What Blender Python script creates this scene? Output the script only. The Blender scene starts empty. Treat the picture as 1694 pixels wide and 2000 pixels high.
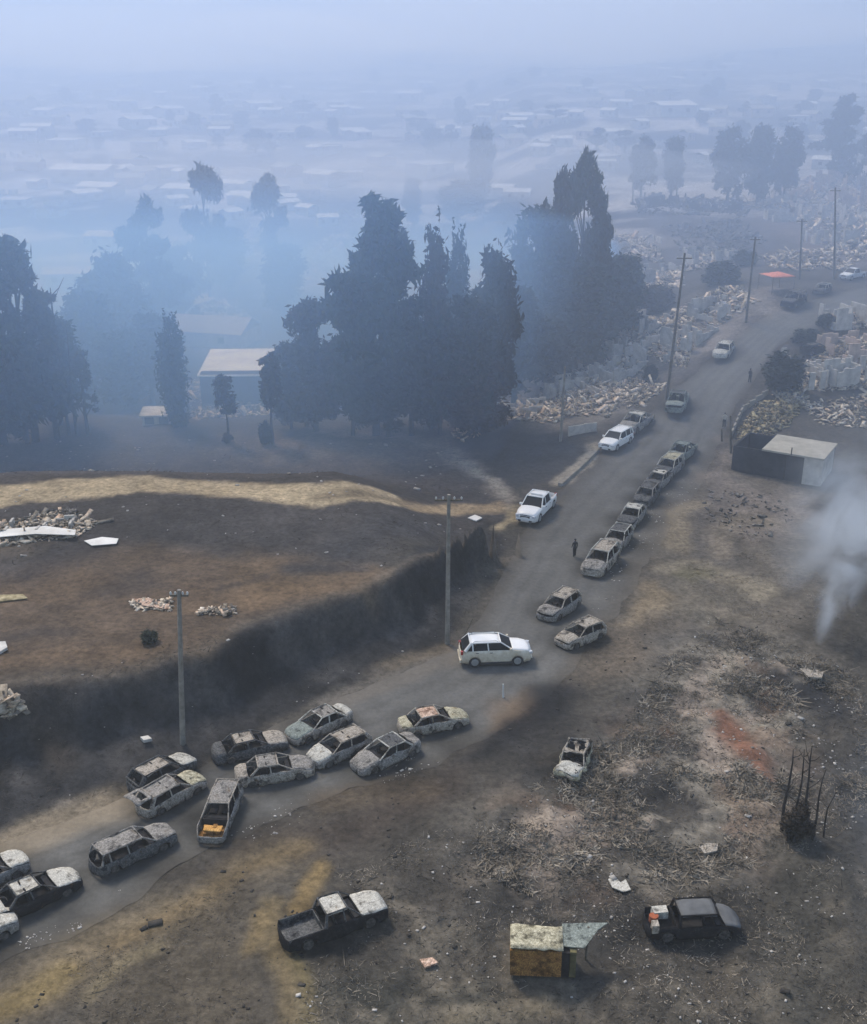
import bpy, math, random
import numpy as np
from mathutils import Vector, Matrix, noise as mn
R = math.radians
S = bpy.context.scene
COL = S.collection

# ---------------------------------------------------------------- camera, light, exposure
CAM_H, PITCH, FPX = 39.3, 21.5, 2158.0        # metres, degrees down, focal length in pixels of a 2000 px tall frame
cam_d = bpy.data.cameras.new('camera')
cam = bpy.data.objects.new('camera', cam_d); COL.objects.link(cam)
cam.location = (0, 0, CAM_H); cam.rotation_euler = (R(90 - PITCH), 0, 0)
cam_d.sensor_fit = 'VERTICAL'; cam_d.sensor_height = 24; cam_d.lens = 24 * FPX / 2000
cam_d.clip_start = 0.5; cam_d.clip_end = 6000
S.camera = cam
SUN_EL, SUN_AZ = 52, -35                      # azimuth from +Y (view direction) towards +X
w = bpy.data.worlds.new('World'); S.world = w; w.use_nodes = True
nt = w.node_tree
sky = nt.nodes.new('ShaderNodeTexSky'); sky.sky_type = 'NISHITA'; sky.sun_disc = False
sky.sun_elevation = R(SUN_EL); sky.sun_rotation = R(SUN_AZ)
sky.dust_density = 1.5; sky.air_density = 1.2; sky.ozone_density = 1.5
bg = nt.nodes['Background']; bg.inputs['Strength'].default_value = 0.105
nt.links.new(sky.outputs[0], bg.inputs[0])
sun_d = bpy.data.lights.new('sun', 'SUN'); sun_d.energy = 2.6; sun_d.angle = R(14); sun_d.color = (1, .92, .80)
sun = bpy.data.objects.new('sun', sun_d); COL.objects.link(sun)
sv = Vector((math.sin(R(SUN_AZ)) * math.cos(R(SUN_EL)), math.cos(R(SUN_AZ)) * math.cos(R(SUN_EL)), math.sin(R(SUN_EL))))
sun.rotation_euler = sv.to_track_quat('Z', 'Y').to_euler()
S.view_settings.view_transform = 'Standard'; S.view_settings.look = 'None'
S.view_settings.exposure = 0.74; S.view_settings.gamma = 1.0
S.cycles.volume_bounces = 8; S.cycles.max_bounces = 10; S.cycles.diffuse_bounces = 2
S.cycles.glossy_bounces = 2; S.cycles.transmission_bounces = 2; S.cycles.transparent_max_bounces = 32
S.cycles.volume_step_rate = 1.0; S.cycles.volume_max_steps = 96
S.cycles.use_denoising = True
HAZE_DENSITY, HAZE_COL = 0.0008, (.86, .93, 1.0)
SMOKE_DENSITY, SMOKE_COL = 0.0058, (.46, .61, .88)

# ---------------------------------------------------------------- small helpers
rng = np.random.default_rng(7)
random.seed(5)
def sstep(a, b, x):
    t = np.clip((np.asarray(x, float) - a) / (b - a), 0, 1)
    return t * t * (3 - 2 * t)
def tag(o, label=None, cat=None, group=None, kind=None):
    if label: o['label'] = label
    if cat: o['category'] = cat
    if group: o['group'] = group
    if kind: o['kind'] = kind
    return o
def empty(name, loc, rz=0.0):
    o = bpy.data.objects.new(name, None); COL.objects.link(o)
    o.location = loc; o.rotation_euler = (0, 0, rz); o.empty_display_size = .3
    return o
def mesh_obj(name, verts, faces, mat, parent=None, smooth=None):
    me = bpy.data.meshes.new(name)
    me.from_pydata([tuple(v) for v in verts], [], [tuple(f) for f in faces])
    if mat: me.materials.append(mat)
    me.update()
    if smooth is not None:
        me.shade_smooth()
        if smooth < 179: me.set_sharp_from_angle(angle=R(smooth))
    o = bpy.data.objects.new(name, me); COL.objects.link(o)
    if parent: o.parent = parent
    return o
def mesh_np(name, verts, faces, mat, parent=None, colors=None):
    """verts (n,3), faces (m,k) with one k: fast path"""
    me = bpy.data.meshes.new(name)
    verts = np.asarray(verts, np.float32); faces = np.asarray(faces, np.int32)
    m, k = faces.shape
    me.vertices.add(len(verts)); me.vertices.foreach_set('co', verts.ravel())
    me.loops.add(m * k); me.loops.foreach_set('vertex_index', faces.ravel())
    me.polygons.add(m); me.polygons.foreach_set('loop_start', np.arange(0, m * k, k, dtype=np.int32))
    me.update(calc_edges=True); me.validate()
    if colors is not None:
        a = me.color_attributes.new('Col', 'FLOAT_COLOR', 'POINT')
        c4 = np.ones((len(verts), 4), np.float32); c4[:, :3] = colors
        a.data.foreach_set('color', c4.ravel())
    if mat: me.materials.append(mat)
    o = bpy.data.objects.new(name, me); COL.objects.link(o)
    if parent: o.parent = parent
    return o
def copy_tree(o, parent=None):
    c = o.copy(); COL.objects.link(c)
    if parent: c.parent = parent
    for ch in list(o.children): copy_tree(ch, c)
    return c
class MB:
    def __init__(s): s.v = []; s.f = []
    def add(s, v, f):
        n = len(s.v); s.v += [tuple(p) for p in v]; s.f += [tuple(i + n for i in q) for q in f]
    def box(s, c, d, M=None):
        x, y, z = d[0] / 2, d[1] / 2, d[2] / 2
        vs = [Vector((a * x, b * y, e * z)) for a in (-1, 1) for b in (-1, 1) for e in (-1, 1)]
        if M is not None: vs = [M @ v for v in vs]
        s.add([v + Vector(c) for v in vs], [(0, 1, 3, 2), (4, 6, 7, 5), (0, 4, 5, 1), (2, 3, 7, 6), (0, 2, 6, 4), (1, 5, 7, 3)])
    def tube(s, pts, rad, n=8, cap=True):
        pts = [Vector(p) for p in pts]
        if not hasattr(rad, '__len__'): rad = [rad] * len(pts)
        base = len(s.v); ref = None
        for i, p in enumerate(pts):
            d = (pts[min(i + 1, len(pts) - 1)] - pts[max(i - 1, 0)]).normalized()
            if ref is None: ref = Vector((1, 0, 0)) if abs(d.x) < .8 else Vector((0, 1, 0))
            a = d.cross(ref).normalized(); b = d.cross(a).normalized()
            for k in range(n):
                t = 2 * math.pi * k / n
                s.v.append(tuple(p + (a * math.cos(t) + b * math.sin(t)) * rad[i]))
        for i in range(len(pts) - 1):
            for k in range(n):
                k2 = (k + 1) % n
                s.f.append((base + i * n + k, base + i * n + k2, base + (i + 1) * n + k2, base + (i + 1) * n + k))
        if cap:
            s.f.append(tuple(base + k for k in range(n)))
            s.f.append(tuple(base + (len(pts) - 1) * n + k for k in reversed(range(n))))
    def build(s, name, mat, parent=None, smooth=None): return mesh_obj(name, s.v, s.f, mat, parent, smooth)

# ---------------------------------------------------------------- materials
def mat_new(name):
    m = bpy.data.materials.new(name); m.use_nodes = True
    return m, m.node_tree, m.node_tree.nodes['Principled BSDF']
def mat_mottle(name, stops, scale=3.0, rough=.85, detail=6, bump=0.0, metal=0.0, rgh=.65, dist=0.0, spec=.3, fine=0.0, tex='Object'):
    """procedural mottled surface: noise through a colour ramp"""
    m, t, p = mat_new(name)
    tc = t.nodes.new('ShaderNodeTexCoord'); n = t.nodes.new('ShaderNodeTexNoise')
    n.inputs['Scale'].default_value = scale; n.inputs['Detail'].default_value = detail
    n.inputs['Roughness'].default_value = rgh; n.inputs['Distortion'].default_value = dist
    r = t.nodes.new('ShaderNodeValToRGB')
    oi = t.nodes.new('ShaderNodeObjectInfo'); ad = t.nodes.new('ShaderNodeVectorMath'); ad.operation = 'ADD'
    mu = t.nodes.new('ShaderNodeMath'); mu.operation = 'MULTIPLY'; mu.inputs[1].default_value = 37.0
    t.links.new(oi.outputs['Random'], mu.inputs[0]); t.links.new(tc.outputs[tex], ad.inputs[0])
    t.links.new(mu.outputs[0], ad.inputs[1]); t.links.new(ad.outputs[0], n.inputs['Vector'])
    e = r.color_ramp.elements
    e[0].position, e[0].color = stops[0][0], (*stops[0][1], 1); e[1].position, e[1].color = stops[-1][0], (*stops[-1][1], 1)
    for ps, c in stops[1:-1]:
        q = e.new(ps); q.color = (*c, 1)
    t.links.new(n.outputs['Fac'], r.inputs['Fac'])
    out = r.outputs[0]
    if fine:
        n2 = t.nodes.new('ShaderNodeTexNoise'); n2.inputs['Scale'].default_value = scale * 6; n2.inputs['Detail'].default_value = 4
        t.links.new(ad.outputs[0], n2.inputs['Vector'])
        mr = t.nodes.new('ShaderNodeMapRange'); mr.inputs[1].default_value = .3; mr.inputs[2].default_value = .7
        mr.inputs[3].default_value = 1 - fine; mr.inputs[4].default_value = 1 + fine * .6
        t.links.new(n2.outputs['Fac'], mr.inputs[0])
        mx = t.nodes.new('ShaderNodeVectorMath'); mx.operation = 'SCALE'
        t.links.new(out, mx.inputs[0]); t.links.new(mr.outputs[0], mx.inputs['Scale']); out = mx.outputs[0]
    t.links.new(out, p.inputs['Base Color'])
    p.inputs['Roughness'].default_value = rough; p.inputs['Metallic'].default_value = metal
    p.inputs['Specular IOR Level'].default_value = spec
    if bump:
        b = t.nodes.new('ShaderNodeBump'); b.inputs['Strength'].default_value = bump; b.inputs['Distance'].default_value = .05
        t.links.new(n.outputs['Fac'], b.inputs['Height']); t.links.new(b.outputs[0], p.inputs['Normal'])
    return m
def mat_plain(name, col, rough=.6, metal=0, spec=.5, coat=0, var=.12):
    m = mat_mottle(name, [(.3, tuple(c * (1 - var) for c in col)), (.7, tuple(min(1, c * (1 + var)) for c in col))], 1.5, rough, 4, metal=metal, spec=spec)
    if coat: m.node_tree.nodes['Principled BSDF'].inputs['Coat Weight'].default_value = coat
    return m
def mat_ground(name, speck=.5, bump=.6, scl=1.0):
    m, t, p = mat_new(name)
    at = t.nodes.new('ShaderNodeAttribute'); at.attribute_name = 'Col'
    tc = t.nodes.new('ShaderNodeTexCoord')
    def nz(s, d, r=.65):
        n = t.nodes.new('ShaderNodeTexNoise'); n.inputs['Scale'].default_value = s * scl; n.inputs['Detail'].default_value = d
        n.inputs['Roughness'].default_value = r; t.links.new(tc.outputs['Object'], n.inputs['Vector']); return n
    def mrange(o, a, b, c, d):
        q = t.nodes.new('ShaderNodeMapRange'); t.links.new(o, q.inputs[0])
        for i, vv in enumerate((a, b, c, d)): q.inputs[i + 1].default_value = vv
        return q.outputs[0]
    n1, n2, n3 = nz(.35, 8, .7), nz(2.2, 8, .75), nz(9, 3)
    a = mrange(n1.outputs['Fac'], .32, .68, 1 - speck * .7, 1 + speck * .6)
    b = mrange(n2.outputs['Fac'], .3, .7, 1 - speck, 1 + speck)
    mu = t.nodes.new('ShaderNodeMath'); mu.operation = 'MULTIPLY'; t.links.new(a, mu.inputs[0]); t.links.new(b, mu.inputs[1])
    sc = t.nodes.new('ShaderNodeVectorMath'); sc.operation = 'SCALE'
    t.links.new(at.outputs['Color'], sc.inputs[0]); t.links.new(mu.outputs[0], sc.inputs['Scale'])
    # pale ash flecks
    fl = mrange(n3.outputs['Fac'], .66, .74, 0, .35 * speck)
    mx = t.nodes.new('ShaderNodeMix'); mx.data_type = 'RGBA'
    t.links.new(fl, mx.inputs['Factor']); t.links.new(sc.outputs[0], mx.inputs['A']); mx.inputs['B'].default_value = (.3, .28, .25, 1)
    t.links.new(mx.outputs['Result'], p.inputs['Base Color'])
    p.inputs['Roughness'].default_value = .95; p.inputs['Specular IOR Level'].default_value = .15
    bp = t.nodes.new('ShaderNodeBump'); bp.inputs['Strength'].default_value = bump; bp.inputs['Distance'].default_value = .25
    t.links.new(n2.outputs['Fac'], bp.inputs['Height']); t.links.new(bp.outputs[0], p.inputs['Normal'])
    return m
M = {}
M['ground'] = mat_ground('burnt_ground', .55, .7)
M['road'] = mat_ground('dusty_asphalt', .22, .15, 1.3)
# burnt sheet metal in several states: (dark char, grey, pale ash)
def burnt(name, dark, mid, pale, scale=8.0, a=.31, b=.47, c=.68, patch=.585):
    m = mat_mottle(name, [(a, dark), (b, mid), (c, pale)], scale, .95, 10, .5, 0, .8, .5, .12, .7)
    t = m.node_tree; p = t.nodes['Principled BSDF']; src = p.inputs['Base Color'].links[0].from_socket
    vec = [n for n in t.nodes if n.type == 'VECT_MATH' and n.operation == 'ADD'][0].outputs[0]
    def layer(sc, lo, hi, col, off):
        nonlocal src
        n = t.nodes.new('ShaderNodeTexNoise'); n.inputs['Scale'].default_value = sc; n.inputs['Detail'].default_value = 7; n.inputs['Roughness'].default_value = .7
        o = t.nodes.new('ShaderNodeVectorMath'); o.operation = 'ADD'; o.inputs[1].default_value = (off, off * .7, off * .3)
        t.links.new(vec, o.inputs[0]); t.links.new(o.outputs[0], n.inputs['Vector'])
        r = t.nodes.new('ShaderNodeMapRange'); r.inputs[1].default_value = lo; r.inputs[2].default_value = hi; t.links.new(n.outputs['Fac'], r.inputs[0])
        x = t.nodes.new('ShaderNodeMix'); x.data_type = 'RGBA'; t.links.new(r.outputs[0], x.inputs['Factor']); t.links.new(src, x.inputs['A']); x.inputs['B'].default_value = (*col, 1); src = x.outputs['Result']
    layer(1.5, patch - .06, patch + .05, tuple(u * .8 for u in dark), 3.0)
    layer(2.2, .60, .70, (.22 * mid[0] + .06, .16 * mid[1] + .035, .09 * mid[2] + .015), 11.0)
    t.links.new(src, p.inputs['Base Color']); M[name] = m
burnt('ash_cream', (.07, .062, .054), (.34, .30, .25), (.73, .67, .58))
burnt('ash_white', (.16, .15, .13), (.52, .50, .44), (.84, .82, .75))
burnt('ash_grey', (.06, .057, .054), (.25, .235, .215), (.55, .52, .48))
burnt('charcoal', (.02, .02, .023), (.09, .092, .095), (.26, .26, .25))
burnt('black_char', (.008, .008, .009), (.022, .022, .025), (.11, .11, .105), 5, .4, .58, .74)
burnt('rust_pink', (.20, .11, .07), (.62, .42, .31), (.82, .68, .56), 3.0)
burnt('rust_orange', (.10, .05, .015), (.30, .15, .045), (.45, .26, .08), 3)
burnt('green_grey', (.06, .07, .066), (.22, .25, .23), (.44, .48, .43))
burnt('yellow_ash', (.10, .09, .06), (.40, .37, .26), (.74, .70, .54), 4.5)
M['interior'] = mat_mottle('charred_interior', [(.35, (.006, .006, .008)), (.7, (.035, .033, .034))], 4, .95, 6)
M['bare_wheel'] = mat_mottle('burnt_wheel', [(.35, (.02, .019, .018)), (.65, (.12, .11, .1))], 6, .8, 6)
M['white_paint'] = mat_mottle('dusty_white_paint', [(.3, (.80, .79, .76)), (.6, (.87, .87, .86))], 1.2, .32, 4, spec=.5)
M['dust_paint'] = mat_mottle('white_paint_soiled_with_dust', [(.3, (.50, .42, .30)), (.65, (.76, .71, .60))], 1.6, .45, 5, spec=.4)
M['silver_paint'] = mat_plain('silver_paint', (.5, .52, .54), .35)
M['glass'] = mat_plain('dark_glass', (.014, .016, .020), .45, 0, .06)
M['tyre'] = mat_plain('rubber', (.025, .025, .027), .85)
M['rim'] = mat_plain('alloy', (.45, .47, .48), .35, .6)
M['plastic'] = mat_plain('black_plastic', (.03, .03, .032), .6)
M['lamp'] = mat_plain('headlamp_lens', (.6, .62, .65), .15)
M['red_lamp'] = mat_plain('tail_lamp_lens', (.32, .03, .02), .25)
M['pole_wood'] = mat_mottle('weathered_pole', [(.35, (.075, .065, .05)), (.65, (.17, .15, .115))], 2, .9, 6)
M['pole_conc'] = mat_mottle('concrete_pole', [(.35, (.17, .16, .14)), (.65, (.30, .28, .25))], 2, .9, 6)
M['porcelain'] = mat_plain('insulator', (.6, .6, .58), .4)
M['bark'] = mat_mottle('scorched_bark', [(.35, (.015, .013, .012)), (.7, (.06, .052, .045))], 3, .95, 6)
def leafmat(name, a, b): M[name] = mat_mottle(name, [(.35, a), (.65, b)], .9, .8, 5, spec=.2, fine=.3)
leafmat('leaf_dark', (.010, .018, .014), (.030, .045, .032))
leafmat('leaf_teal', (.012, .028, .022), (.035, .065, .05))
leafmat('leaf_scorched', (.022, .018, .014), (.065, .050, .036))
leafmat('leaf_ashen', (.03, .033, .033), (.08, .082, .078))
M['rubble'] = mat_mottle('ash_rubble', [(.30, (.12, .11, .10)), (.44, (.48, .43, .36)), (.60, (.84, .79, .70))], 1.6, .95, 6, spec=.1)
def per_chunk(m, lo=.25, hi=1.15):
    t = m.node_tree; p = t.nodes['Principled BSDF']; src = p.inputs['Base Color'].links[0].from_socket
    g = t.nodes.new('ShaderNodeNewGeometry'); r = t.nodes.new('ShaderNodeValToRGB'); t.links.new(g.outputs['Random Per Island'], r.inputs['Fac'])
    e = r.color_ramp.elements; e[0].color = (lo, lo, lo * .98, 1); e[1].color = (hi, hi, hi, 1)
    for ps, c in ((.25, (.32, .31, .30)), (.45, (.75, .70, .64)), (.7, (1.0, .94, .86)), (.85, (.9, .72, .6))):
        q = e.new(ps); q.color = (*c, 1)
    x = t.nodes.new('ShaderNodeVectorMath'); x.operation = 'MULTIPLY'; t.links.new(src, x.inputs[0]); t.links.new(r.outputs[0], x.inputs[1]); t.links.new(x.outputs[0], p.inputs['Base Color'])
per_chunk(M['rubble'])
M['rubble_yel'] = mat_mottle('ochre_rubble', [(.32, (.08, .07, .05)), (.5, (.36, .32, .2)), (.66, (.66, .60, .42))], 1.1, .95, 6, spec=.1)
per_chunk(M['rubble_yel'])
M['rubble_dark'] = mat_mottle('sooty_rubble', [(.35, (.03, .03, .03)), (.52, (.12, .115, .11)), (.68, (.36, .34, .31))], 1.3, .95, 6, spec=.1)
M['tin'] = mat_mottle('scorched_tin', [(.32, (.3, .29, .27)), (.6, (.62, .60, .56))], .6, .6, 5, spec=.3)
M['tin_bright'] = mat_mottle('pale_tin', [(.32, (.62, .60, .55)), (.6, (.85, .83, .78))], .35, .6, 5, spec=.3)
M['wall_pink'] = mat_mottle('scorched_plaster', [(.3, (.30, .22, .18)), (.6, (.58, .45, .37))], .8, .95, 5, spec=.1)
M['wall_grey'] = mat_mottle('sooty_block_wall', [(.3, (.30, .285, .26)), (.6, (.58, .55, .50))], .8, .95, 5, spec=.1)  # base colour lightened so the shaded, camera-facing ruin walls look pale
M['wall_dark'] = mat_mottle('charred_wall', [(.3, (.016, .018, .022)), (.65, (.05, .052, .06))], .8, .95, 5, spec=.1)
M['roof_conc'] = mat_mottle('dusty_fibre_cement_roof', [(.3, (.30, .28, .235)), (.65, (.47, .44, .37))], .7, .9, 6, spec=.15)
M['tarp'] = mat_mottle('orange_tarpaulin', [(.3, (.62, .16, .09)), (.65, (.8, .28, .18))], 1.2, .6, 4)
M['cloth_dark'] = mat_plain('dark_clothes', (.02, .022, .03), .9)
M['cloth_pale'] = mat_plain('pale_clothes', (.45, .43, .38), .9)
M['skin'] = mat_plain('skin', (.35, .2, .14), .6)
M['twig'] = mat_mottle('ashy_twigs', [(.36, (.09, .08, .065)), (.5, (.22, .19, .15)), (.66, (.42, .37, .30))], .6, .95, 6, spec=.1)
M['twig_dark'] = mat_mottle('charred_twigs', [(.35, (.026, .025, .024)), (.7, (.11, .10, .088))], .8, .95, 6, spec=.1)
M['clod'] = mat_mottle('charred_clod', [(.35, (.02, .019, .018)), (.65, (.075, .068, .06))], 1.2, .95, 6, spec=.1)
M['flake'] = mat_mottle('pale_ash_flakes', [(.3, (.18, .17, .16)), (.6, (.48, .46, .43))], 1, .95, 4, spec=.1)
M['conc'] = mat_mottle('dusty_concrete', [(.3, (.2, .18, .15)), (.65, (.34, .31, .26))], 1, .95, 6, spec=.1)

# ---------------------------------------------------------------- terrain
CP, SP = math.cos(R(PITCH)), math.sin(R(PITCH))
def ray(px, py):
    x, y = (px - 847) / FPX, (1000 - py) / FPX
    return np.array([x, CP + y * SP, -SP + y * CP])
def flat(px, py, z=0.0):
    d = ray(px, py); k = (z - CAM_H) / d[2]
    return np.array([d[0] * k, d[1] * k])
def project(x, y, z):
    zc = y * CP + (CAM_H - z) * SP
    return 847 + FPX * x / zc, 1000 - FPX * (y * SP - (CAM_H - z) * CP) / zc
def seg_dist(P, poly, closed=False):
    """distance of points P (n,2) to a polyline"""
    poly = np.asarray(poly, float); best = np.full(len(P), 1e9)
    q = np.vstack([poly, poly[:1]]) if closed else poly
    for a, b in zip(q[:-1], q[1:]):
        ab = b - a; t = np.clip(((P - a) @ ab) / max(ab @ ab, 1e-9), 0, 1)
        best = np.minimum(best, np.hypot(*(P - a - t[:, None] * ab).T))
    return best
def inside(P, poly):
    poly = np.asarray(poly, float); c = np.zeros(len(P), bool); x, y = P[:, 0], P[:, 1]
    for (x0, y0), (x1, y1) in zip(poly, np.roll(poly, -1, 0)):
        m = (y0 > y) != (y1 > y)
        c ^= m & (x < (x1 - x0) * (y - y0) / (y1 - y0 + 1e-12) + x0)
    return c
def sdist(P, poly):
    d = seg_dist(P, poly, True); return np.where(inside(P, poly), d, -d)
class VNoise:
    def __init__(s, seed): s.t = np.random.default_rng(seed).random((256, 256))
    def one(s, x, y):
        xi, yi = np.floor(x).astype(int), np.floor(y).astype(int); fx, fy = x - xi, y - yi
        fx, fy = fx * fx * (3 - 2 * fx), fy * fy * (3 - 2 * fy); t = s.t
        a, b = t[xi & 255, yi & 255], t[(xi + 1) & 255, yi & 255]; c, d = t[xi & 255, (yi + 1) & 255], t[(xi + 1) & 255, (yi + 1) & 255]
        return (a * (1 - fx) + b * fx) * (1 - fy) + (c * (1 - fx) + d * fx) * fy
    def __call__(s, x, y, sc, oct=4):
        v = 0; amp = 1; tot = 0
        for i in range(oct):
            v = v + amp * s.one(np.asarray(x) / sc + 17 * i, np.asarray(y) / sc + 31 * i); tot += amp; amp *= .55; sc = sc / 2.03
        return v / tot
VN = [VNoise(i) for i in range(4)]
BANK_Z = 4.0
bank_bot = np.array([flat(*p) for p in [(-400, 1800), (-100, 1660), (0, 1625), (240, 1548), (420, 1470), (520, 1410), (650, 1360), (780, 1300), (865, 1255), (925, 1190), (980, 1090), (1015, 1035)]])
bank_top = np.array([flat(*p, BANK_Z) for p in [(-500, 1420), (-150, 1352), (0, 1335), (150, 1325), (260, 1305), (380, 1275), (480, 1222), (640, 1168), (760, 1122), (860, 1062), (935, 1020), (1015, 1006)]])
bank_poly = np.vstack([bank_bot, bank_top[::-1]])
plat_poly = np.vstack([bank_top, [flat(1012, 990, BANK_Z), flat(900, 905, BANK_Z), flat(760, 850, BANK_Z), flat(300, 845, BANK_Z), flat(-500, 850, BANK_Z)]])
rl = [(-500, 1850), (-150, 1712), (0, 1655), (240, 1562), (420, 1482), (520, 1424), (650, 1372), (780, 1315), (870, 1272), (920, 1232), (965, 1160), (1010, 1065), (1042, 1010), (1100, 958), (1180, 885), (1258, 822), (1310, 765), (1395, 695), (1440, 655), (1500, 618), (1580, 588), (1694, 560), (1850, 530)]
rr = [(-300, 2060), (-100, 1935), (0, 1885), (200, 1792), (400, 1668), (600, 1575), (800, 1505), (950, 1442), (1060, 1360), (1150, 1268), (1240, 1150), (1315, 1020), (1378, 930), (1412, 850), (1438, 790), (1478, 735), (1515, 680), (1560, 655), (1620, 632), (1694, 612), (1850, 580)]
def ridge(x, y): return 10.0 * sstep(108, 168, y) * sstep(3, 46, x)
def t_low(x, y):
    """large landforms without the road cut"""
    x, y = np.asarray(x, float), np.asarray(y, float)
    z = ridge(x, y)
    z = z + np.interp(y, [0, 235, 270, 340, 400, 500, 620, 800, 1000, 1400, 2500], [0, 0, 1.5, 7, 15, 25, 33, 46, 66, 95, 110])
    gul = sstep(128, 150, y) * (1 - sstep(190, 240, y)) * (1 - sstep(20, 44, x - (y - 128) * .22))
    z = z - 3.5 * gul
    return z
def far_z(p, it=30):
    d = ray(*p); lo = 20.0
    ts = np.geomspace(20, 2500, 600); P = d[None] * ts[:, None]; zz = CAM_H + P[:, 2] - t_low(P[:, 0], P[:, 1])
    i = np.argmax(zz < 0) if (zz < 0).any() else len(ts) - 1
    a, b = ts[max(i - 1, 0)], ts[i]
    for _ in range(it):
        m = (a + b) / 2
        if CAM_H + d[2] * m - float(t_low(d[0] * m, d[1] * m)) < 0: b = m
        else: a = m
    return d[:2] * b
ROAD_L = np.array([far_z(p) for p in rl]); ROAD_R = np.array([far_z(p) for p in rr])
ROAD = np.vstack([ROAD_L, ROAD_R[::-1]])
SLOPE_R = [far_z(p) for p in [(700, 1700), (960, 1600), (1180, 1420), (1290, 1290), (1380, 1180), (1500, 1260), (1900, 1200), (2100, 2100), (800, 2300)]]
def terrain(x, y, rough=True):
    x, y = np.atleast_1d(np.asarray(x, float)), np.atleast_1d(np.asarray(y, float)); P = np.stack([x, y], 1)
    z = t_low(x, y)
    near = (y < 175) & (x < 60)
    if near.any():
        Q = P[near]
        db, dt = seg_dist(Q, bank_bot), seg_dist(Q, bank_top)
        ib = inside(Q, bank_poly); ip = inside(Q, plat_poly)
        tb = db / (db + dt + 1e-6) + (VN[0](Q[:, 0], Q[:, 1], 4, 4) - .5) * .35; h = np.where(ib, BANK_Z * np.clip(.35 * np.clip(tb, 0, 1) + .65 * sstep(.55, .88, tb), 0, 1), 0); dp = seg_dist(Q, plat_poly[len(bank_top) - 1:])
        h = np.where(ip, BANK_Z * sstep(0, 14, dp), h)
        # bank also fades where it meets the junction
        z[near] += h
    if rough:
        rd = sdist(P, ROAD); m = sstep(-3.0, -.3, -np.maximum(rd, -3.01)) if False else 1 - sstep(-4, -.4, rd)
        amp = np.interp(y, [0, 90, 200, 500, 1500], [.32, .38, .8, 1.6, 8])
        sr = sstep(-6, 5, sdist(P, SLOPE_R))
        z = z + m * amp * ((VN[0](x, y, 9, 5) - .5) * 1.7 + (VN[1](x, y, 2.2, 3) - .5) * (.55 + 1.5 * sr) + sr * (np.abs(VN[2](x + y * .4, y - x * .5, 6, 4) - .5) * -5.0 + .6))
        z = z - m * sr * 1.3 * sstep(0, 26, -rd)
        z = z - .16 * sstep(.15, .9, rd)
    return z
def tz(x, y): return float(terrain(x, y)[0])
def at(px, py, it=26):
    """ground point seen at a pixel of the photograph (1694 x 2000)"""
    d = ray(px, py); ts = np.geomspace(25, 2500, 420); P = d[None] * ts[:, None]
    zz = CAM_H + P[:, 2] - terrain(P[:, 0], P[:, 1])
    i = int(np.argmax(zz < 0)) if (zz < 0).any() else len(ts) - 1
    ts = np.linspace(ts[max(i - 1, 0)], ts[i], 40); P = d[None] * ts[:, None]; zz = CAM_H + P[:, 2] - terrain(P[:, 0], P[:, 1])
    i = int(np.argmax(zz < 0)) if (zz < 0).any() else 39
    return Vector((P[i, 0], P[i, 1], float(CAM_H + P[i, 2])))
def mpp(p):
    """pixels per metre at a world point"""
    return FPX / (p[1] * CP + (CAM_H - p[2]) * SP)
def on(x, y, dz=0.0): return Vector((x, y, tz(x, y) + dz))

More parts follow.
